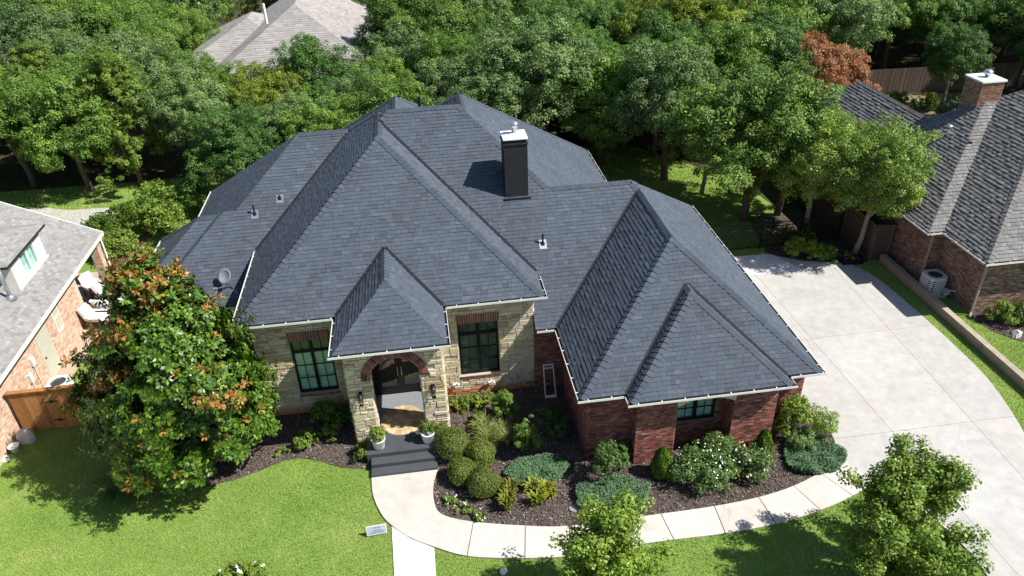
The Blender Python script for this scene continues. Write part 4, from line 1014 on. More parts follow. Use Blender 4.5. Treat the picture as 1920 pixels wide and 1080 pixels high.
# air conditioners
def ac(loc, w_, h_, label):
    t = thing('air_conditioner', label, 'air conditioner', loc, 'air conditioners beside the houses')
    r = w_ / 2; c = .14
    def octo(k): return [(-k + c, -k), (k - c, -k), (k, -k + c), (k, k - c), (k - c, k), (-k + c, k), (-k, k - c), (-k, -k + c)]
    grey = MATS.get('ac_grey') or flat('ac_grey', (.60, .61, .60), .5, .05); dk = MATS.get('ac_dark') or flat('ac_dark', (.06, .065, .07), .6, .1)
    L = [v for v in t.location]
    def add(m, n, mt, par): o = m.build(n, mt); o.parent = par; return o
    m = MB(); m.prism(octo(r + .12), 0, .07); add(m, 'pad', CONC, t)
    m = MB(); m.prism(octo(r - .02), .08, h_ - .06); add(m, 'coil', dk, t)
    m = MB(); m.prism(octo(r), .07, .14); add(m, 'base_pan', grey, t)
    m = MB(); o8 = octo(r)
    for k in range(8):
        a, b = o8[k], o8[(k + 1) % 8]; nn = max(2, int(math.dist(a, b) / .09))
        for i in range(nn + 1):
            p = (a[0] + (b[0] - a[0]) * i / nn, a[1] + (b[1] - a[1]) * i / nn); m.bar((p[0], p[1], .12), (p[0], p[1], h_ - .05), .022)
    for i in range(7): 
        z = .2 + (h_ - .3) * i / 6
        for k in range(8): m.bar((*o8[k], z), (*o8[(k + 1) % 8], z), .03, .05)
    add(m, 'louvres', grey, t)
    m = MB(); n = 32
    for k in range(n):
        a0, a1 = 2 * math.pi * k / n, 2 * math.pi * (k + 1) / n
        def edge(a):
            x, y = math.cos(a), math.sin(a); s = min(r / max(abs(x), 1e-6), r / max(abs(y), 1e-6), (2 * r - c) / (abs(x) + abs(y))); return x * s, y * s
        i0, i1, e0, e1 = (r * .72 * math.cos(a0), r * .72 * math.sin(a0)), (r * .72 * math.cos(a1), r * .72 * math.sin(a1)), edge(a0), edge(a1)
        m.quadset([(*i0, h_), (*e0, h_), (*e1, h_), (*i1, h_), (*i0, h_ - .07), (*e0, h_ - .07), (*e1, h_ - .07), (*i1, h_ - .07)], [(0, 1, 2, 3), (1, 5, 6, 2), (0, 3, 7, 4)])
    add(m, 'top_panel', grey, t)
    m = MB()
    for q in (.18, .34, .50, .66):
        m.tube([(r * q * math.cos(a * .2618), r * q * math.sin(a * .2618), h_ - .01) for a in range(25)], .006, 4, caps=False)
    for k in range(10): a = k * .6283; m.bar((0, 0, h_ - .008), (r * .72 * math.cos(a), r * .72 * math.sin(a), h_ - .008), .008)
    add(m, 'fan_guard', dk, t)
    m = MB(); m.lathe([(.07, 0), (.07, .04), (0, .05)], (0, 0, h_ - .12), 12)
    for k in range(4):
        a = k * 1.5708; x, y = math.cos(a), math.sin(a)
        m.quadset([(x * .06 - y * .05, y * .06 + x * .05, h_ - .12), (x * .06 + y * .05, y * .06 - x * .05, h_ - .09), (x * r * .66 + y * .14, y * r * .66 - x * .14, h_ - .09), (x * r * .66 - y * .10, y * r * .66 + x * .10, h_ - .13)], [(0, 1, 2, 3)])
    add(m, 'fan', grey, t)
    return t
ac((-14.62, 24.55, 0), .78, .82, 'pale grey air conditioner in full sun behind the cedar gate')
ac((-14.95, 23.55, 0), .78, .72, 'air conditioner pressed against the back of the cedar gate')
ac((21.95, 25.45, 0), .85, .92, 'grey air conditioner in the shade of the brown brick house')
# patio furniture
def lounge(loc, rz, label):
    t = thing('lounge_chair', label, 'chair', loc, 'white cushioned chairs on the patio'); t.rotation_euler = (0, 0, rz)
    def add(m, n, mt): o = m.build(n, mt); o.parent = t; return o
    for s in (-1, 1):
        for y in (-.28, .30):
            m = MB(); m.bar((s * .33, y, 0), (s * .33, y, .58 if y < 0 else .38), .05); add(m, 'leg', DARKM)
        m = MB(); m.box(s * .33 - .04, s * .33 + .04, -.34, .34, .58, .63); add(m, 'armrest', CUSH)
    m = MB(); m.box(-.32, .32, -.32, .34, .30, .36); add(m, 'seat_frame', DARKM)
    m = MB(); m.box(-.29, .29, -.34, .32, .362, .50); add(m, 'seat_cushion', CUSH)
    m = MB(); m.quadset([(-.3, .24, .44), (.3, .24, .44), (.3, .40, .42), (-.3, .40, .42), (-.3, .50, 1.02), (.3, .50, 1.02), (.3, .62, .98), (-.3, .62, .98)], [(0, 3, 2, 1), (4, 5, 6, 7), (0, 1, 5, 4), (1, 2, 6, 5), (2, 3, 7, 6), (3, 0, 4, 7)]); add(m, 'back_cushion', CUSH)
    m = MB(); m.bar((-.3, .42, .36), (-.3, .66, .95), .04); m.bar((.3, .42, .36), (.3, .66, .95), .04); add(m, 'back_frame', DARKM)
lounge((-15.9, 32.3, .03), R(50), 'white cushioned chair beside the brick patio pillar')
lounge((-15.0, 31.7, .03), R(95), 'white cushioned chair facing the patio pillar under the eave')
lounge((-14.75, 30.55, .03), R(165), 'white cushioned chair at the corner of the tan brick wall')
lounge((-13.9, 30.5, .03), R(200), 'white cushioned chair half hidden behind the magnolia')
lounge((-14.85, 29.55, .03), R(80), 'white cushioned chair on the brick path below the small window')
tb = thing('patio_table', 'round white patio table among the cushioned chairs', 'table', (-14.35, 31.3, .03))
def addt(m, n, mt): o = m.build(n, mt, None, True); o.parent = tb
m = MB(); m.lathe([(.45, 0), (.46, .02), (.44, .035), (0, .035)], (0, 0, .68), 28); addt(m, 'table_top', WHITEM)
m = MB(); m.lathe([(.25, 0), (.25, .02), (.05, .06), (.04, .68)], (0, 0, 0), 16); addt(m, 'pedestal', WHITEM)

# ------------------------------------------------------------------ house on the right: brown brick
rh = thing('brown_brick_house', 'brown brick house with steep striped grey brown hipped roof beyond the driveway', 'house', (28, 30, 0))
SR = .83
rb = dict(p=Block(21.4, 38, 25.9, 35.4, 2.8, SR, right=False), q=Block(22.1, 42, 23.1, 35.6, 2.8, SR, right=False), r=Block(21.394, 27.92, 29.0, 41.7, 2.8, SR, front=False))
P = []; C3 = []; rr3 = {}
for i, (k, b) in enumerate(rb.items()):
    rr3[k] = b.mesh().build('roof', DECK, rh); oth = [c for j, c in rb.items() if j != k]
    P += shingle_pieces(b, oth, ('front', 'left', 'right') if k == 'r' else ('front', 'left'), .165, .12, .24, .020, 60 + i, cull=lambda c: c.x > 33)
    C3 += cap_pieces(b, oth, .22, .16, 70 + i)
place_pieces(P, 'shingle', 'shingles', ROOF3, rr3['p'], rh, 300); place_pieces(C3, 'ridge_cap', 'ridge_caps', CAP3, rr3['q'], rh, 120)
for p, q, o in (((21.4, 25.77, 2.8), (21.4, 41.7, 2.8), Lx), ((21.27, 25.9, 2.8), (21.97, 25.9, 2.8), F), ((22.1, 23.1, 2.8), (22.1, 25.77, 2.8), Lx), ((21.97, 23.1, 2.8), (34, 23.1, 2.8), F)):
    gutter(p, q, o, rh)
wls = MB(); wls.box(21.9, 22.2, 26.4, 41, -.1, 2.68); wls.box(21.9, 22.55, 26.2, 26.4, -.1, 2.68); wls.box(22.52, 22.8, 23.5, 26.2, -.1, 2.68); wls.box(22.8, 36, 23.5, 23.8, -.1, 2.68); rw = wls.build('wall', BMORT3, rh)
P = brick_wall((21.9, 35, 0), (0, -1, 0), (-1, 0, 0), 8.8, -.03, 2.66, (), 61) + brick_wall((21.9, 26.2, 0), (1, 0, 0), (0, -1, 0), .62, -.03, 2.66, (), 62) + brick_wall((22.52, 26.2, 0), (0, -1, 0), (-1, 0, 0), 2.7, -.03, 2.66, (), 63) + brick_wall((22.52, 23.5, 0), (1, 0, 0), (0, -1, 0), 6, -.03, 2.66, (), 64)
place_pieces(P, 'brick', 'bricks', BRICK3, rw, rh, 300)
for x, y, ox, oy in ((21.86, 26.14, -.02, -.02), (22.46, 23.44, -.02, -.02)):
    m = MB(); m.bar((x + ox, y + oy, 2.68), (x + ox, y + oy, .15), .08, .08); m.bar((x + ox, y + oy, .17), (x + ox - .12, y + oy - .18, .06), .08, .08); m.build('downspout', flat('taupe_pipe', (.30, .25, .215), .6), rh)
m = MB(); m.box(25.75, 26.85, 30.6, 31.75, 6.0, 7.62); chr_ = m.build('chimney', BMORT3, rh); chr_['label'] = 'brown brick chimney with pale metal cap'
P = brick_wall((25.75, 30.6, 0), (1, 0, 0), (0, -1, 0), 1.10, 6.2, 7.60, (), 65, proud=.012) + brick_wall((25.75, 31.75, 0), (0, -1, 0), (-1, 0, 0), 1.15, 6.2, 7.60, (), 66, proud=.012) + brick_wall((26.85, 30.6, 0), (0, 1, 0), (1, 0, 0), 1.15, 6.2, 7.60, (), 67, proud=.012)
mm = MB()
for q in P: mm.quadset(*q[:3])
BRC = pieces('chimney_brick', [(0, (.19, .09, .06)), (.5, (.30, .155, .105)), (1, (.40, .25, .18))], .9, 25, .004)
mm.build('chimney_bricks', BRC, chr_)['kind'] = 'stuff'
m = MB(); m.box(25.69, 26.91, 30.54, 31.81, 7.62, 7.70); m.build('chimney_cap', WHITEM, chr_); m = MB(); m.lathe([(.11, 0), (.11, .14), (.2, .16), (.2, .26), (.12, .33), (0, .34)], (26.35, 31.2, 7.70), 16); m.build('flue', STEEL, chr_, True)
m = MB(); m.tube([(24.45, 30.3, 5.2), (24.45, 30.3, 5.72)], .07, 10); m.lathe([(.12, 0), (.14, .06), (.12, .14), (0, .16)], (24.45, 30.3, 5.7), 10); m.build('roof_vent', STEEL, rh, True)
m = MB(); m.tube([(22.75, 30.1, 3.85), (22.75, 30.1, 5.0)], .035, 8); m.lathe([(.16, 0), (.16, .07), (.06, .12)], (22.75, 30.1, 5.0), 12); m.tube([(23.1, 29.7, 4.1), (23.1, 29.7, 5.0)], .03, 8); m.build('flue_pipe', STEEL, rh, True)
m = MB(); m.tube([(22.25, 24.9, 0), (22.25, 24.9, .45)], .06, 8); m.tube([(22.25, 24.9, .42), (22.2, 24.6, .55), (22.35, 24.45, .6)], .025, 6); m.box(22.12, 22.38, 24.78, 25.02, .2, .42); m.build('gas_meter', flat('meter_grey', (.42, .44, .45), .5), rh)
# low wall along the grass strip
rt = thing('low_retaining_wall', 'long low tan concrete wall dividing the driveway grass strip from the next lawn', 'wall', (21.33, 19, 0))
y = 28.35
while y > 6:
    L = 1.22; m = MB(); m.box(21.22, 21.44, y - L + .008, y, -.05, .34); m.build('block', WALLC, rt); m = MB(); m.box(21.20, 21.46, y - L + .006, y, .342, .40); m.build('cap_stone', WALLC, rt); y -= L
# wooden fence and gate by the brown house
def board_fence(name, label, p, q, h, bw, mat, cap=True, posts=2.4):
    p = Vector((*p, 0)); q = Vector((*q, 0)); t = thing(name, label, 'fence', (p + q) / 2); d = (q - p); L = d.length; d.normalize(); s = Vector((-d.y, d.x, 0)); n = int(L / bw)
    base = MB(); base.box(-bw / 2 + .004, bw / 2 - .004, -.011, .011, .04, h, .5); mes = [None] * 4
    for i in range(4):
        b = MB(); b.box(-bw / 2 + .004, bw / 2 - .004, -.011, .011, .04, h + (i % 2) * .012, (.15, .4, .65, .9)[i]); mes[i] = b.mesh('board', mat)
    ang = math.atan2(d.y, d.x)
    for k in range(n):
        o = bpy.data.objects.new('board', random.choice(mes)); COL.objects.link(o); o.parent = t; o.location = p + d * (k + .5) * bw - t.location + s * (.006 * (k % 2)); o.rotation_euler = (0, 0, ang)
    for z in (.35, h - .3):
        m = MB(); m.bar(p + s * .04 + Vector((0, 0, z)), q + s * .04 + Vector((0, 0, z)), .04, .09); m.build('rail', mat, t)
    for k in range(int(L / posts) + 1):
        c = p + d * min(k * posts, L - .05) + s * .1; m = MB(); m.box(c.x - .05, c.x + .05, c.y - .05, c.y + .05, 0, h - .05); m.build('post', mat, t)
    if cap: m = MB(); m.bar(p + Vector((0, 0, h + .035)), q + Vector((0, 0, h + .035)), .14, .04, val=.8); m.build('cap_board', mat, t)
    return t
board_fence('board_fence', 'weathered board fence running back from the corner of the driveway', (20.85, 28.5), (20.6, 35.5), 1.85, .14, WOODG, False)
board_fence('board_fence', 'short board gate between the driveway corner and the brown brick house', (20.9, 28.62), (21.84, 28.5), 1.8, .14, WOODG)
board_fence('board_fence', 'long shaded board fence at the end of the garden behind the brown brick house', (27.5, 51.8), (46, 50.6), 1.9, .15, WOODG, False)
# black iron fence closing the back yard
fe = thing('iron_fence', 'black iron picket fence across the back of the driveway', 'fence', (16.2, 30.5, 0))
pk = MB(); pk.box(-.009, .009, -.009, .009, .05, 1.42); pkm = pk.mesh('picket', DARKM)
fx0, fx1 = 12.1, 20.4
for k in range(int((fx1 - fx0) / .115)):
    o = bpy.data.objects.new('picket', pkm); COL.objects.link(o); o.parent = fe; o.location = Vector((fx0 + k * .115, 30.5 + .02 * k * .115, 0)) - fe.location
for z in (.15, 1.2, 1.40):
    m = MB(); m.bar((fx0, 30.5, z), (fx1, 30.5 + .02 * (fx1 - fx0), z), .03, .035); m.build('rail', DARKM, fe)
for k in range(5):
    x = fx0 + k * 2.05; y = 30.5 + .02 * (x - fx0); m = MB(); m.box(x - .03, x + .03, y - .035, y + .035, 0, 1.55); m.lathe([(.04, 0), (.0, .06)], (x, y, 1.55), 6); m.build('post', DARKM, fe)
pg = thing('planter_box', 'low black planter box under the slim tree at the driveway corner', 'planter', (19.85, 28.45, 0))
m = MB(); m.box(19.35, 20.35, 28.24, 28.30, 0, .30); m.box(19.35, 20.35, 28.62, 28.68, 0, .30); m.box(19.35, 19.41, 28.30, 28.62, 0, .30); m.box(20.29, 20.35, 28.30, 28.62, 0, .30); m.build('box', DARKM, pg); m = MB(); m.box(19.41, 20.29, 28.30, 28.62, 0, .24); m.build('soil', MULCH, pg)
# ------------------------------------------------------------------ roofs beyond the wood
def far_house(name, label, loc, blocks, mat, e=3.2):
    h = thing(name, label, 'house', loc); B = [Block(*b) for b in blocks]; P = []
    for i, b in enumerate(B):
        r_ = b.mesh().build('roof', mat, h); P += shingle_pieces(b, [c for c in B if c is not b], ('front', 'left', 'right'), .22, .3, .7, .012, 80 + i)
        x0, x1, y0, y1 = blocks[i][:4]; m = MB(); m.box(x0 + .5, x1 - .5, y0 + .5, y1 - .5, -.1, e - .15); m.build('wall', BRICK3, h)
    mm = MB()
    for q in P: mm.quadset(*q[:3])
    mm.build('shingles', mat, h)['kind'] = 'stuff'
    return h
bh = far_house('far_house', 'pale taupe hipped roof of a house beyond the wood behind the main house', (-10, 62, 0), [(-14.8, -2.0, 54.5, 76, 3.2, .62), (-17.6, -8, 60.0, 72, 3.2, .5)], ROOF4)
m = MB(); m.tube([(-10.3, 58.9, 6.3), (-10.3, 58.9, 7.7)], .10, 8); m.build('vent_pipe', WHITEM, bh)
m = MB(); m.box(-17.9, -17.2, 54.0, 54.7, 0, 5.6); m.build('chimney', TRIM, bh); m = MB(); m.box(-18.0, -17.1, 53.9, 54.8, 5.6, 5.8); m.build('chimney_cap', FLASH, bh)
far_house('far_house', 'corner of a pale grey roof beyond the trees behind the tan brick house', (-36, 60, 0), [(-48, -31.5, 55, 72, 3.2, .55)], ROOF2)
far_house('far_house', 'pale roof showing between treetops straight behind the chimney', (22, 84, 0), [(12, 34, 78, 95, 3.5, .6)], ROOF4, 3.5)
# ------------------------------------------------------------------ garden plants
def plant(name, label, cat, loc, parts, rz=0, group=None):
    t = thing(name, label, cat, (0, 0, 0), group)
    for pn, me in parts: link(pn, me, t)
    t.location = loc; t.rotation_euler = (0, 0, rz)
    return t
def stems(seed, h, n, spread, r=.012, mat=BARK):
    rnd = random.Random(seed); m = MB()
    for k in range(n):
        a = 6.283 * k / n + rnd.random(); s = spread * rnd.uniform(.4, 1); m.tube([(0, 0, -.04), (s * .4 * math.cos(a), s * .4 * math.sin(a), h * .45), (s * math.cos(a), s * math.sin(a), h * rnd.uniform(.75, 1))], [r, r * .8, r * .4], 5)
    return m.mesh('stems', mat)
def ball(seed, r, n, L, W, mat, sq=.9):
    rng = np.random.default_rng(seed); d = nrm(rng.normal(size=(n, 3))); d = d[d[:, 2] > -.75]
    az = np.arctan2(d[:, 1], d[:, 0]); lump = 1 + .06 * np.sin(az * 3 + seed) * np.sqrt(np.maximum(0, 1 - d[:, 2] ** 2)) + .05 * np.sin(d[:, 2] * 7 + az * 2)
    p = d * (r * lump * rng.uniform(.84, 1.03, len(d)))[:, None] * np.array((1, 1, sq)) + np.array((0, 0, r * sq * .86))
    nor = nrm(d + rng.normal(size=d.shape) * .45 + np.array((0, 0, .2)))
    return quads('foliage', leafquads(rng, p, nor, L, W), np.clip(rng.normal(.5, .25, len(d)), 0, 1), mat)
for i, (x, y, r, lb) in enumerate(((.06, 18.95, .60, 'largest clipped boxwood ball beside the dark porch steps'), (.96, 18.40, .50, 'clipped boxwood ball tucked behind the largest one on the garden side'), (.28, 17.72, .48, 'clipped boxwood ball overlooking the bend of the walk'), (.92, 17.08, .52, 'foremost clipped boxwood ball nearest the curved walk'), (-.28, 19.68, .40, 'small boxwood ball against the foot of the stone porch pier'))):
    plant('boxwood_ball', lb, 'shrub', (x, y, .02), [('foliage', ball(100 + i, r, 7500, .05, .032, L_BOX)), ('stems', stems(i, r, 7, r * .6))], group='clipped boxwood balls')
def cone(seed, r, h, n, L, W, mat):
    rng = np.random.default_rng(seed); z = rng.uniform(0, 1, n) ** 1.25; a = rng.uniform(0, 6.283, n)
    prof = np.sqrt(np.clip(1 - z ** 1.7, 0, 1)) * (.75 + .25 * np.minimum(1, z * 6)); rr_ = r * prof * rng.uniform(.72, 1.04, n) * (1 + .10 * np.sin(a * 5 + z * 9))
    p = np.stack([rr_ * np.cos(a), rr_ * np.sin(a), z * h + .04], 1); nor = nrm(np.stack([np.cos(a), np.sin(a), np.full(n, .25)], 1) + rng.normal(size=(n, 3)) * .4)
    t = np.tile(np.array((0, 0, 1.0)), (n, 1)) + rng.normal(size=(n, 3)) * .25; t = nrm(t - nor * np.sum(t * nor, 1, keepdims=True)); b = np.cross(nor, t)
    Q = np.stack([p - t * L / 2, p + b * W / 2, p + t * L / 2, p - b * W / 2], 1)
    return quads('foliage', Q, np.clip(rng.normal(.5, .25, n), 0, 1), mat)
plant('arborvitae', 'bright green cone shaped evergreen at the left corner of the brick bay', 'shrub', (6.80, 16.85, .02), [('foliage', cone(201, .38, 1.15, 5000, .10, .05, L_ARB)), ('trunk', stems(3, .6, 1, .02, .03))])
plant('arborvitae', 'narrow pointed green evergreen against the right brick pier of the bay', 'shrub', (10.32, 17.02, .02), [('foliage', cone(202, .33, 1.2, 4600, .10, .05, L_ARB)), ('trunk', stems(3, .6, 1, .02, .03))])
def mat_of(seed, poly, n, h, L, W, mat):
    rng = np.random.default_rng(seed); xs = [p[0] for p in poly]; ys = [p[1] for p in poly]; x = rng.uniform(min(xs), max(xs), n); y = rng.uniform(min(ys), max(ys), n); k = inpoly(poly, x, y); x, y = x[k], y[k]; n = len(x)
    cx, cy = np.mean(xs), np.mean(ys); hh = h * (.35 + .65 * vnoise(x + 50, y + 50, .38, seed)) * rng.uniform(.25, 1.05, n)
    p = np.stack([x - cx, y - cy, hh + .02], 1); nor = nrm(np.stack([rng.normal(0, .6, n), rng.normal(0, .6, n), np.full(n, .9)], 1))
    return quads('foliage', leafquads(rng, p, nor, L, W), np.clip(.25 + .5 * vnoise(x, y, .22, seed + 1) + rng.normal(0, .15, n), 0, 1), mat), (cx, cy)
def blob(cx, cy, rx, ry, seed, n=26):
    r = random.Random(seed); f = [r.uniform(.82, 1.15) for _ in range(n)]
    return [(cx + rx * (f[i] + f[(i + 1) % n]) / 2 * math.cos(6.283 * i / n), cy + ry * (f[i] + f[(i + 1) % n]) / 2 * math.sin(6.283 * i / n)) for i in range(n)]
for i, (cx, cy, rx, ry, lb) in enumerate(((2.75, 17.62, 1.05, .62, 'blue green creeping juniper spread before the leafy dark shrub'), (4.95, 16.10, 1.25, .85, 'wide blue green creeping juniper under the loose crape myrtle'), (12.0, 16.75, .98, .98, 'creeping juniper rounding the bed corner at the driveway'))):
    me, c = mat_of(300 + i, blob(cx, cy, rx, ry, i), 19000, .34, .085, .032, L_BLUE)
    plant('creeping_juniper', lb, 'ground cover', (c[0], c[1], .02), [('foliage', me), ('stems', stems(i, .12, 14, rx * .8, .01))], group='creeping junipers')
def strap_plant(name, label, loc, seed, n, h, spread, wd, mat, tufts=1, tr=.2, cat='plant'):
    Q = []; V = []; rng = np.random.default_rng(seed)
    for k in range(tufts):
        q, v = strap_leaves(seed + k, n // tufts, h * rng.uniform(.8, 1.1), spread, wd); q = q + np.array((rng.normal(0, tr), rng.normal(0, tr), 0)) * (tufts > 1); Q.append(q); V.append(v)
    m = MB(); m.lathe([(.04, -.03), (.06, .0), (.03, .08), (0, .1)], (0, 0, 0), 8)
    return plant(name, label, cat, loc, [('leaves', quads('leaves', np.concatenate(Q), np.concatenate(V), mat)), ('crown_base', m.mesh('crown_base', BARK))])
strap_plant('daylily_clump', 'tall yellow green strap leaved clump in mulch near the curved walk', (1.90, 16.55, .02), 400, 260, .75, .30, .075, L_YEL, 4, .22)
strap_plant('daylily_clump', 'shorter golden strap leaved clump beside the larger yellow one', (2.80, 16.65, .02), 420, 240, .62, .34, .07, L_YEL, 4, .22)
strap_plant('ornamental_grass', 'pale feathery ornamental grass behind the boxwood balls', (1.35, 19.45, .02), 440, 420, .75, .55, .014, L_SEDGE, 5, .25)
strap_plant('ornamental_grass', 'pale feathery ornamental grass beside the leafy dark shrub', (2.05, 19.35, .02), 460, 420, .72, .5, .014, L_SEDGE, 4, .22)
strap_plant('ornamental_grass', 'large dark grass mound in the shade of the magnolia', (-10.75, 18.75, .0), 480, 900, .95, .85, .016, L_ROSE, 5, .25)
strap_plant('hosta', 'striped broad leaved clump at the foot of the left brick pier', (7.45, 17.10, .02), 490, 26, .4, .38, .10, L_BRIGHT)
def bush(name, label, loc, seed, rx, rz, zc, nl, lr, n, L, W, mat, cat='shrub', extra=(), st=9, group=None, jit=.6):
    me, C = crown(seed, rx, rz, zc, nl, lr, n, L, W, mat, 'foliage', jit=jit, per=26, tuft=lr * .55)
    return plant(name, label, cat, loc, [('foliage', me), ('stems', stems(seed, zc, st, rx * .8, .014)), *extra], group=group)
def blossoms(seed, rx, rz, zc, n, sz, mat):
    rng = np.random.default_rng(seed); d = nrm(rng.normal(size=(n, 3))); d[:, 2] = np.abs(d[:, 2]); p = d * np.array((rx, rx, rz)) * rng.uniform(.9, 1.08, (n, 1)) + np.array((0, 0, zc)); Q = []
    for k in range(4):
        nor = nrm(d + rng.normal(size=(n, 3)) * .5 + np.array((0, -.2, .4))); Q.append(leafquads(rng, p + rng.normal(size=(n, 3)) * sz * .25, nor, sz, sz * .8))
    Q = np.concatenate(Q); return quads('blossoms', Q, np.full(len(Q), .5), mat)
bush('rose_bush', 'broad rose bush covered in small white blossoms before the brick bay', (8.05, 16.45, .02), 501, .80, .48, .55, 26, .30, 7500, .075, .045, L_ROSE, extra=[('blossoms', blossoms(1, .95, .70, .52, 52, .045, PETAL))])
bush('rose_bush', 'white flowering rose bush in the middle of the row before the bay window', (8.85, 16.75, .02), 502, .62, .42, .52, 20, .28, 5500, .075, .045, L_ROSE, extra=[('blossoms', blossoms(2, .78, .60, .52, 34, .045, PETAL))])
bush('rose_bush', 'rose bush with pale pink blossoms beside the narrow evergreen', (9.55, 16.50, .02), 503, .62, .38, .48, 18, .27, 5200, .075, .045, L_ROSE, extra=[('blossoms', blossoms(3, .76, .55, .48, 22, .06, PINK))])
bush('tall_shrub', 'tall light green shrub climbing the brick corner by the driveway', (11.55, 17.72, .02), 504, .38, .75, .95, 22, .26, 5200, .085, .05, L_BRIGHT)
bush('loose_shrub', 'loose olive green shrub behind the juniper at the driveway edge', (12.55, 17.75, .02), 505, .42, .40, .65, 18, .22, 3600, .06, .03, L_MAPLE)
bush('loose_shrub', 'small grey green shrub between the tall shrub and the driveway juniper', (11.85, 17.30, .02), 506, .38, .25, .32, 14, .20, 3000, .06, .03, L_GREY)
bush('crape_myrtle', 'loose young crape myrtle rising from the wide creeping juniper', (5.05, 16.95, .02), 507, .55, .50, .85, 20, .22, 2600, .085, .05, L_ROSE, st=12)
bush('holly_shrub', 'upright leafy dark shrub at the edge of the house shadow', (2.62, 18.60, .02), 508, .34, .55, .72, 18, .22, 2600, .09, .055, L_OAK)
bush('fern_shrub', 'arching fern like shrub below the stone wall', (2.05, 20.45, .02), 509, .38, .45, .65, 18, .20, 2200, .12, .04, L_OAK)
bush('lime_shrub', 'low lime yellow shrub by the stone porch pier', (.50, 21.30, .02), 510, .30, .14, .26, 12, .15, 1500, .075, .05, L_LIME)
bush('lime_shrub', 'low lime yellow shrub under the flood light on the stone wall', (1.28, 21.40, .02), 511, .34, .14, .26, 12, .15, 1500, .075, .05, L_LIME)
bush('lime_shrub', 'light green leafy clump between the lime shrubs and the ornamental grass', (1.15, 20.15, .02), 512, .42, .14, .22, 12, .16, 1600, .075, .05, L_BRIGHT)
for i, (x, y, r, lb) in enumerate(((-.15, 16.85, .22, 'small flowering plant at the inside bend of the walk'), (.15, 16.40, .26, 'small white flowering plant along the walk edge below the boxwood'), (.72, 16.05, .22, 'small flowering plant farthest along the walk edge'))):
    bush('edging_plant', lb, (x, y, .02), 520 + i, r, .06, .12, 9, .09, 700, .055, .035, L_BRIGHT, 'plant', extra=[('blossoms', blossoms(5 + i, r, .14, .12, 8, .05, PETAL))], st=5)
bush('edging_plant', 'low bright green plant in the left mulch bed below the window', (-5.0, 20.25, .02), 530, .45, .16, .28, 14, .16, 1700, .08, .05, L_BRIGHT, 'plant')
bush('edging_plant', 'small green sprig plant near the shaded left stone wall', (-4.15, 20.45, .02), 531, .32, .12, .22, 10, .14, 900, .08, .05, L_MAPLE, 'plant')
bush('edging_plant', 'low olive plant against the dark porch steps', (-2.98, 19.25, .02), 532, .28, .18, .28, 12, .16, 1400, .06, .04, L_BOX, 'plant')
bush('edging_plant', 'thin green plant in the mulch before the left bed edge', (-5.8, 20.0, .02), 533, .22, .08, .14, 7, .10, 420, .07, .03, L_BRIGHT, 'plant')
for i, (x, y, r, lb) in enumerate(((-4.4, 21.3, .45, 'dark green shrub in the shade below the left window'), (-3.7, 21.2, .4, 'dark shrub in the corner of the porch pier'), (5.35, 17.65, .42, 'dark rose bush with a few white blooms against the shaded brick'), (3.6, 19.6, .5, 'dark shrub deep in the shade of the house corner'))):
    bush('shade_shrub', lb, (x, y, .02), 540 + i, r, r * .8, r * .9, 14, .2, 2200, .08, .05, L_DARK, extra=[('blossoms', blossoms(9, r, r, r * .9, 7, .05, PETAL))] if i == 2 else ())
bush('front_shrub', 'bright shrub with white blossoms on the lawn at the street side', (-6.35, 14.55, .0), 550, .70, .18, .30, 22, .20, 3000, .10, .055, L_BRIGHT, extra=[('blossoms', blossoms(11, .75, .3, .3, 26, .09, PETAL))])
# white planters on the porch steps
for i, (x, y, z, mt, lb) in enumerate(((-2.42, 19.28, .45, L_BRIGHT, 'white round planter with leafy green plant left of the porch steps'), (-.74, 19.30, .45, L_BOX, 'white round planter with olive plant right of the porch steps'))):
    t = thing('white_planter', lb, 'planter', (0, 0, 0)); m = MB(); m.lathe([(.17, 0), (.19, .02), (.235, .36), (.25, .37), (.25, .40), (.215, .40), (.205, .35), (0, .34)], (0, 0, 0), 28); link('pot', m.mesh('pot', POT, True), t)
    me, C = crown(560 + i, .20, .14, .58, 12, .14, 1700, .06, .035, mt, 'foliage', per=26, tuft=.08); link('foliage', me, t); link('stems', stems(i + 70, .6, 8, .16, .008), t); t.location = (x, y, z)
# yard sign
sg = thing('yard_sign', 'small white yard sign with grey print on the lawn beside the walk', 'sign', (-2.5, 15.86, 0)); sg.rotation_euler = (R(-12), 0, R(3))
def adds(m, n, mt): o = m.build(n, mt); o.parent = sg
for s in (-.18, .18): m = MB(); m.tube([(s, 0, -.05), (s, 0, .2)], .006, 6); adds(m, 'stake', STEEL)
m = MB(); m.box(-.305, .305, -.006, .006, .06, .40); adds(m, 'panel', WHITEM)
m = MB(); m.box(-.285, .285, -.0085, -.0065, .08, .38); adds(m, 'print_field', flat('sign_blue_grey', (.42, .46, .54), .5, .05))
ink = flat('sign_ink', (.13, .14, .17), .6); m = MB()
for k, x in enumerate((-.10, -.035, .03, .09)):
    m.box(x, x + .014, -.0105, -.009, .285, .345)
    if k in (1, 2): m.box(x + .018, x + .032, -.0105, -.009, .315, .345)
    else: m.box(x + (.014 if k == 0 else -.012), x + (.026 if k == 0 else 0), -.0105, -.009, .33, .345); m.box(x + (.014 if k == 0 else -.012), x + (.026 if k == 0 else 0), -.0105, -.009, .285, .30)
for x0, x1, z in ((-.11, .13, .225), (-.13, .19, .195), (-.20, .22, .155), (-.24, .2, .12)): m.box(x0, x1, -.0105, -.009, z, z + .012)
adds(m, 'lettering', ink)
m = MB(); m.prism(blob(3.68, 15.86, .20, .17, 3, 7), .0, .07); tag(m.build('stepping_stone', flat('slate_grey', (.24, .24, .25), .8, .15)), 'flat grey stepping stone in the mulch beside the walk', 'stone')

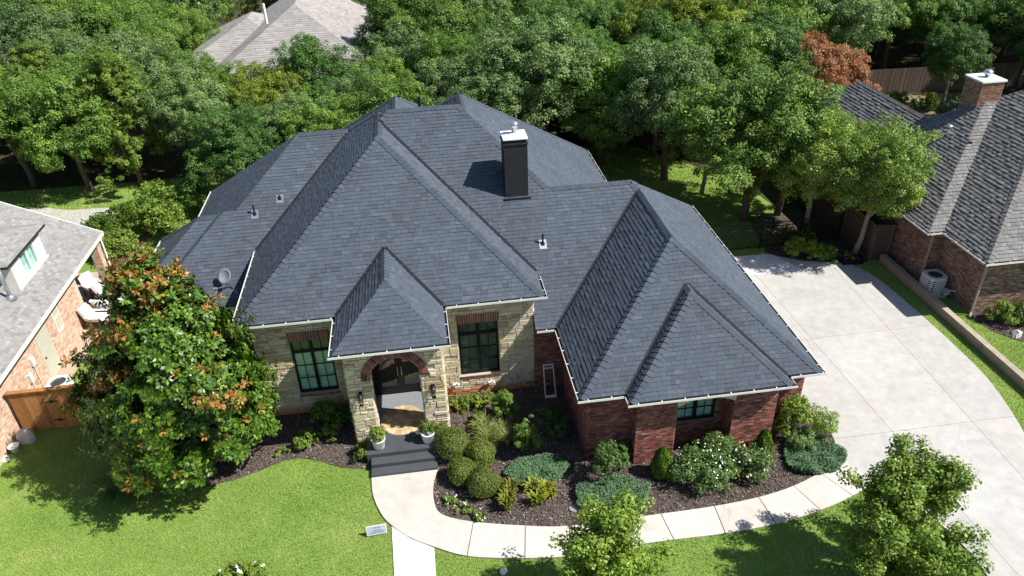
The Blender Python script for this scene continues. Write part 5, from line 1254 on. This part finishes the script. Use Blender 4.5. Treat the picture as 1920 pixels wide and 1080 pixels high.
# ------------------------------------------------------------------ magnolia
def mag_shape(rng, i, n):
    t = ((i + rng.uniform(0, 1)) / n) ** 1.35; z = -2.85 + t * 6.65; r = 2.82 * ((1 - ((t - .2) / .8) ** 1.25) ** .85 if t > .2 else .52 + 2.4 * t); r = max(r, .12)
    a = i * 2.39996 + rng.normal() * .22; q = rng.uniform(.72, 1.0) * (1 + .10 * rng.normal()); return np.array((math.cos(a) * r * q * .98, math.sin(a) * r * q * .98, z))
def whorls(seed, C, n_per, L, W, LI):
    """magnolia: rosettes of big glossy leaves at the shoot ends, new bronze leaves near the top"""
    rng = np.random.default_rng(seed); Q = []; V = []; B = []; VB = []
    top = max(c[2] for c in C); hot = {}
    for c, li in zip(C, LI):
        out = nrm(np.array((c[0], c[1], .8 + .35 * rng.normal())) + rng.normal(size=3) * .35)
        hgt = c[2] / top
        bronze = rng.random() < (.62 if HOT[li] else .04)
        a = nrm(np.cross(out, np.array((.3, .2, 1.0)) + rng.normal(size=3) * .2)); b = np.cross(out, a)
        for k in range(n_per):
            th = k * 2.4 + rng.normal() * .25; lift = rng.uniform(.15, 1.0); d = nrm((a * math.cos(th) + b * math.sin(th)) + out * lift * (1.4 if bronze and k > n_per * .35 else .75))
            n0 = nrm(out - d * np.dot(out, d) + rng.normal(size=3) * .12); s = np.cross(d, n0); l = L * rng.uniform(.7, 1.2); w_ = W * l / L
            p = c + out * rng.uniform(-.10, .08) + d * .02
            m1 = p + d * l * .62 + n0 * .012; q = (p, m1 + s * w_ / 2 - n0 * .012, p + d * l - n0 * .02, m1 - s * w_ / 2 - n0 * .012)
            if bronze and rng.random() < (.85 if lift > .3 else .45): B.append(q); VB.append(rng.uniform(0, 1))
            else: Q.append(q); V.append(np.clip(rng.normal(.5, .28), 0, 1))
    return quads('crown', np.array(Q), V, L_MAG), quads('new_leaves', np.array(B), VB, L_MAGB)
rng = np.random.default_rng(77); MC = []
LC = []; HOT = {}
for q in range(165):                                   # branch ends carry clumps of shoots, with gaps between them
    cc = mag_shape(rng, q, 165) + np.array((0, 0, 3.9)); hot = rng.random() < max(0, cc[2] / 7.6 - .64) * 1.9 + (.10 if cc[0] < -1.2 else .03)
    for _ in range(4): HOT[len(LC)] = hot; LC.append(cc + rng.normal(size=3) * np.array((.30, .30, .22)))
LI = []
for li, c in enumerate(LC):
    for k in range(9):
        LI.append(li); d = rng.normal(size=3); d /= np.linalg.norm(d); MC.append(np.maximum(c + d * rng.uniform(.18, .42) * np.array((1, 1, .8)), (-9, -9, .25)))
c1, c2 = whorls(78, MC, 15, .165, .082, LI)
plant('magnolia_tree', 'glossy dark magnolia tree with bronze new leaves on the front lawn', 'tree', (-8.50, 20.05, 0), [('crown', c1), ('new_leaves', c2), ('trunk', trunk_mesh(5, 6.4, .16, LC, BARK, .1, 30))])
# ------------------------------------------------------------------ young maples at the street side
def maple(seed, h, r, n, lab, loc):
    rng = np.random.default_rng(seed); C = []; m = MB(); m.tube([(0, 0, -.15), (.03, .02, h * .4), (0, 0, h * .9)], [.07, .05, .012], 8)
    for k in range(58):
        z = h * rng.uniform(.06, .88); a = rng.uniform(0, 6.283); rad = r * (1 - ((z / h - .30) / .80) ** 2) * rng.uniform(.55, 1.0); e = np.array((math.cos(a) * rad, math.sin(a) * rad, z + .35 * rad + .15))
        b = np.array((0, 0, max(.2, z - .35 * rad)))
        m.tube([b, (b + e) / 2 + np.array((0, 0, .05)), e], [.022, .014, .005], 5)
        for t in np.linspace(.3, 1.0, 8): C.append(b + (e - b) * t + rng.normal(size=3) * .06)
    for k in range(14): C.append(np.array((rng.normal(0, .12), rng.normal(0, .12), h * rng.uniform(.75, 1.0))))
    p, nor, kk = lobes(rng, C, np.full(len(C), .22) * rng.uniform(.7, 1.3, len(C)), n, 1.0, .2, .7, .5)
    f = quads('crown', leafquads(rng, p, nor, .078, .066), np.clip(rng.normal(.5, .25, n), 0, 1), L_MAPLE)
    plant('young_maple', lab, 'tree', loc, [('crown', f), ('trunk', m.mesh('trunk', BARK, True))])
maple(601, 4.35, 2.1, 44000, 'young yellow green maple between the front walk and the driveway', (11.95, 12.15, 0))
maple(602, 3.85, 1.6, 27000, 'smaller young maple on the lawn below the curved walk', (3.85, 12.3, 0))
# ------------------------------------------------------------------ hedge and yard plants beyond
bush('hedge_shrub', 'round green hedge shrub beside the brown brick house', (24.4, 22.65, .02), 610, .55, .35, .5, 16, .3, 3000, .08, .05, L_DARK)
bush('hedge_shrub', 'wide clipped hedge against the sunny brown brick wall', (25.7, 22.75, .02), 611, .75, .4, .55, 20, .32, 3600, .08, .05, L_ARB)
bush('hedge_shrub', 'olive hedge shrub at the corner of the brown brick house', (23.35, 22.75, .02), 612, .45, .3, .42, 14, .26, 2400, .08, .05, L_JUN)
strap_plant('daylily_clump', 'golden yellow plant between the hedges of the brown brick house', (23.95, 22.35, .02), 613, 60, .5, .25, .05, L_YEL)
bush('yard_shrub', 'bright lime shrub at the end of the driveway by the iron fence', (17.35, 29.45, .02), 620, .42, .40, .5, 14, .26, 2200, .08, .05, L_LIME)
bush('yard_shrub', 'lime and green shrub in front of the tan rock at the driveway end', (18.15, 29.15, .02), 621, .42, .35, .45, 14, .26, 2200, .08, .05, L_BRIGHT)
bush('yard_shrub', 'dark green shrub beside the tan rock at the driveway end', (18.95, 28.85, .02), 622, .40, .25, .35, 12, .24, 2000, .08, .05, L_OAK)
bush('yard_shrub', 'green shrub behind the iron fence under the slim trees', (18.3, 30.95, .0), 623, .6, .3, .45, 14, .28, 2200, .08, .05, L_ARB)
bush('planter_flowers', 'small orange tinted plants filling the black planter box', (19.85, 28.46, .24), 624, .34, .06, .10, 10, .10, 700, .06, .03, L_YEL, 'plant')
for i, (x, y, r, h, mt, lb) in enumerate(((-16.6, 38.3, 1.1, 1.6, L_ARB, 'broad bright green shrub behind the tan brick patio'), (-15.0, 39.6, 1.2, 1.9, L_MAPLE, 'tall bright green shrub beside the red mulch strip'), (-13.5, 37.6, .95, 1.5, L_JUN, 'yellow green shrub at the back corner of the main house'), (-16.2, 36.2, .8, 1.1, L_BRIGHT, 'low bright shrub next to the brick patio pillar'), (-12.9, 40.6, 1.2, 1.9, L_OAK, 'dark leafy shrub under the oaks behind the main house'))):
    bush('garden_shrub', lb, (x, y, 0), 630 + i, r, h * .55, h * .6, 24, .42, 5000, .13, .075, mt)
sheet('mulch_strip', [(-16.1, 35.2), (-15.5, 35.2), (-14.7, 38.8), (-15.3, 39.0)], .02, flat('red_mulch', (.16, .065, .045), .95, .3, 8))
for i, (x, y, r, mt, lb) in enumerate(((35.9, 47.6, .8, L_LIME, 'yellow garden shrub in the yard behind the brown brick house'), (38.4, 46.9, .9, L_YEL, 'golden shrub before the long shaded board fence'), (37.3, 45.8, .7, L_BLUE, 'blue grey garden shrub behind the brown brick roof'), (34.4, 48.4, .7, L_JUN, 'olive garden shrub by the lone trunk in the far yard'), (39.8, 46.4, .8, L_BRIGHT, 'bright green shrub beside the brick chimney in the far yard'))):
    bush('garden_shrub', lb, (x, y, 0), 640 + i, r, r * .6, r * .7, 16, .36, 2200, .14, .08, mt)
# ------------------------------------------------------------------ trees
def tree_proto(kind, seed, rx, rz, zc, nl, lr, n, L, W, mat, bark, h, tr, shape=None, limbs=9):
    me, C = crown(seed, rx, rz, zc, nl, lr, n, L, W, mat, 'crown', shape=shape)
    return me, trunk_mesh(seed, h, tr, C, bark, .45, limbs)
def jun_shape(rng):
    t = rng.uniform(0, 1); a = rng.uniform(0, 6.283); r = 2.6 * (1 - t) ** .75 + .15; q = rng.uniform(.5, 1) ** .5; return np.array((math.cos(a) * r * q, math.sin(a) * r * q, -2.9 + t * 6.2))
PROTO = []
for s in range(4):
    PROTO.append(tree_proto('oak', 700 + s, 2.75 + .25 * (s % 2), 2.55, 4.6, 58 + 6 * s, .95, 60000, .120, .072, L_OAK, BARK, 5.2, .17))
JUN = tree_proto('juniper', 720, 2, 3, 4.2, 75, .66, 34000, .16, .05, L_JUN, BARK, 6.2, .16, jun_shape, 12)
AIRY = tree_proto('airy', 730, 2.3, 2.3, 4.5, 50, .90, 42000, .11, .066, L_OAK, BARKL, 5.4, .13)
KINDS = {
    'oak': (L_OAK, 'mid green oak in the wood behind the houses', 'mid green oaks of the wood'),
    'dark': (L_DARK, 'deep green dense oak in the wood behind the houses', 'deep green oaks of the wood'),
    'grey': (L_GREY, 'greyish green oak in the wood behind the houses', 'greyish green oaks of the wood'),
    'lime': (L_LIME, 'yellow green tree standing out in the wood', 'yellow green trees of the wood'),
    'jun': (L_JUN, 'feathery olive juniper at the edge of the wood', 'junipers of the wood'),
}
def tree(kind, x, y, sc, seed, rz=None, label=None, name=None, proto=None):
    rnd = random.Random(seed); mat, lab, grp = KINDS[kind]
    me, tk = proto or (JUN if kind == 'jun' else PROTO[rnd.randrange(4)])
    t = thing(name or ('juniper_tree' if kind == 'jun' else 'oak_tree'), label or lab, 'tree', (x, y, 0), None if label else grp)
    t.rotation_euler = (0, 0, rnd.uniform(0, 6.283)); t.scale = (sc * rnd.uniform(.95, 1.08), sc * rnd.uniform(.95, 1.08), sc * rnd.uniform(.93, 1.08))
    o = bpy.data.objects.new('crown', me); COL.objects.link(o); o.parent = t
    o.material_slots[0].link = 'OBJECT'; o.material_slots[0].material = mat
    k = bpy.data.objects.new('trunk', tk); COL.objects.link(k); k.parent = t
    return t
# trees that can be told apart
tree('oak', 16.7, 33.7, 1.12, 1, label='full green oak standing on the back lawn behind the iron fence')
tree('grey', 14.2, 39.6, 1.05, 2, label='grey green oak at the shady back of the lawn')
tree('jun', 18.6, 33.9, .98, 3, label='pointed yellow green juniper between the oaks beyond the iron fence')
tree('oak', 19.1, 31.4, .96, 4, label='slim oak rising behind the lime shrubs at the driveway end', proto=AIRY, name='slim_oak')
tree('oak', 20.3, 29.1, .86, 5, label='slim pale trunked oak over the black planter box', proto=AIRY, name='slim_oak')
tree('oak', 15.6, 37.2, .85, 6, label='smaller oak in the middle of the shaded back lawn', proto=AIRY, name='slim_oak')
for o in list(COL.objects):
    if o.name.startswith('slim_oak'): o.children[0].material_slots[0].material = L_OAKL
rt_ = tree('oak', 25.3, 44.0, .92, 7, label='tree with rust orange dying foliage before the wood', proto=PROTO[1]); rt_.children[0].material_slots[0].material = L_RUST
tree('dark', 37.0, 47.0, .8, 8, label='lone oak with tall bare trunk in the yard behind the brown brick house', proto=AIRY, name='slim_oak')
tree('jun', -17.3, 45.3, .98, 9, label='broad olive juniper with bare trunk above the left back lawn')
tree('oak', -20.2, 45.2, .95, 10, label='green oak with leaning trunk above the left back lawn')
tree('grey', -13.9, 46.4, .85, 34, label='grey green oak behind the tall shrub by the red mulch strip')
tree('oak', -24.0, 46.6, 1.0, 35, label='green oak at the far end of the left back lawn')
tree('oak', 11.0, 42.6, 1.0, 31, label='oak overhanging the far end of the back lawn')
tree('dark', 14.6, 43.2, 1.0, 32, label='dark oak at the far corner of the back lawn')
tree('oak', 17.8, 42.6, 1.05, 33, label='broad oak in the deep shade behind the back lawn')
tree('oak', -13.6, 50.2, .82, 36, label='oak hiding the eave of the pale taupe roof')
tree('dark', -6.2, 50.6, .92, 37, label='deep green oak before the right slope of the pale taupe roof')
tree('lime', -9.6, 48.5, .80, 11, label='bright yellow green tree before the pale taupe roof')
tree('lime', 21.8, 52.5, 1.12, 12, label='tall yellow green tree at the top of the wood behind the rust tree')
tree('lime', 17.8, 53.5, 1.0, 13, label='yellow green tree above the oaks of the back lawn')
placed = [(-13.6, 50.2), (-6.2, 50.6), (-13.9, 46.4), (-24, 46.6), (11, 42.6), (14.6, 43.2), (17.8, 42.6), (16.7, 33.7), (13.9, 39.4), (18.6, 33.9), (25.2, 46.2), (-17.3, 45.3), (-20.2, 45.2), (-9.6, 48.5), (21.8, 52.5), (17.8, 53.5)]
rnd = random.Random(21)
def free(x, y):
    if -18.6 < x < -.5 and 51.0 < y < 76: return False            # the pale roofed house
    if -50 < x < -30 and 53 < y < 74: return False
    if x < -11.5 and y < 45.2: return False
    if 9 < x < 16 and y < 41.8: return False
    if 26 < x < 44 and y < 52.8: return False                   # yard behind the brown house
    if x >= 16 and x <= 26 and y < 43.5: return False
    if x > 40 and y < 44: return False
    if -11.5 <= x <= 9 and y < 41.0: return False
    return True
tries = 0; cnt = 0
cand = []
while tries < 9000 and cnt < 200:
    tries += 1; y = 40 + 42 * rnd.random() ** 1.3; x = rnd.uniform(-.82 * y - 4, 1.0 * y + 2)
    if not free(x, y): continue
    if any((x - a) ** 2 + (y - b) ** 2 < (3.35 if y < 58 else 4.2) ** 2 for a, b in placed): continue
    placed.append((x, y)); cnt += 1
    r = rnd.random(); nz = math.sin(x * .23 + 1) + math.sin(y * .31 + x * .11)
    if x < -10 and r < .20: k = 'jun'
    elif r < .025: k = 'lime'
    elif nz > 1.05: k = 'grey'
    elif nz < -.5: k = 'dark'
    else: k = 'oak' if r < .7 else ('grey' if r < .85 else 'dark')
    sc = rnd.uniform(.82, 1.18)
    if -19 < x < -1 and y < 52: sc = rnd.uniform(.66, .82)
    tree(k, x, y, sc, 1000 + cnt)
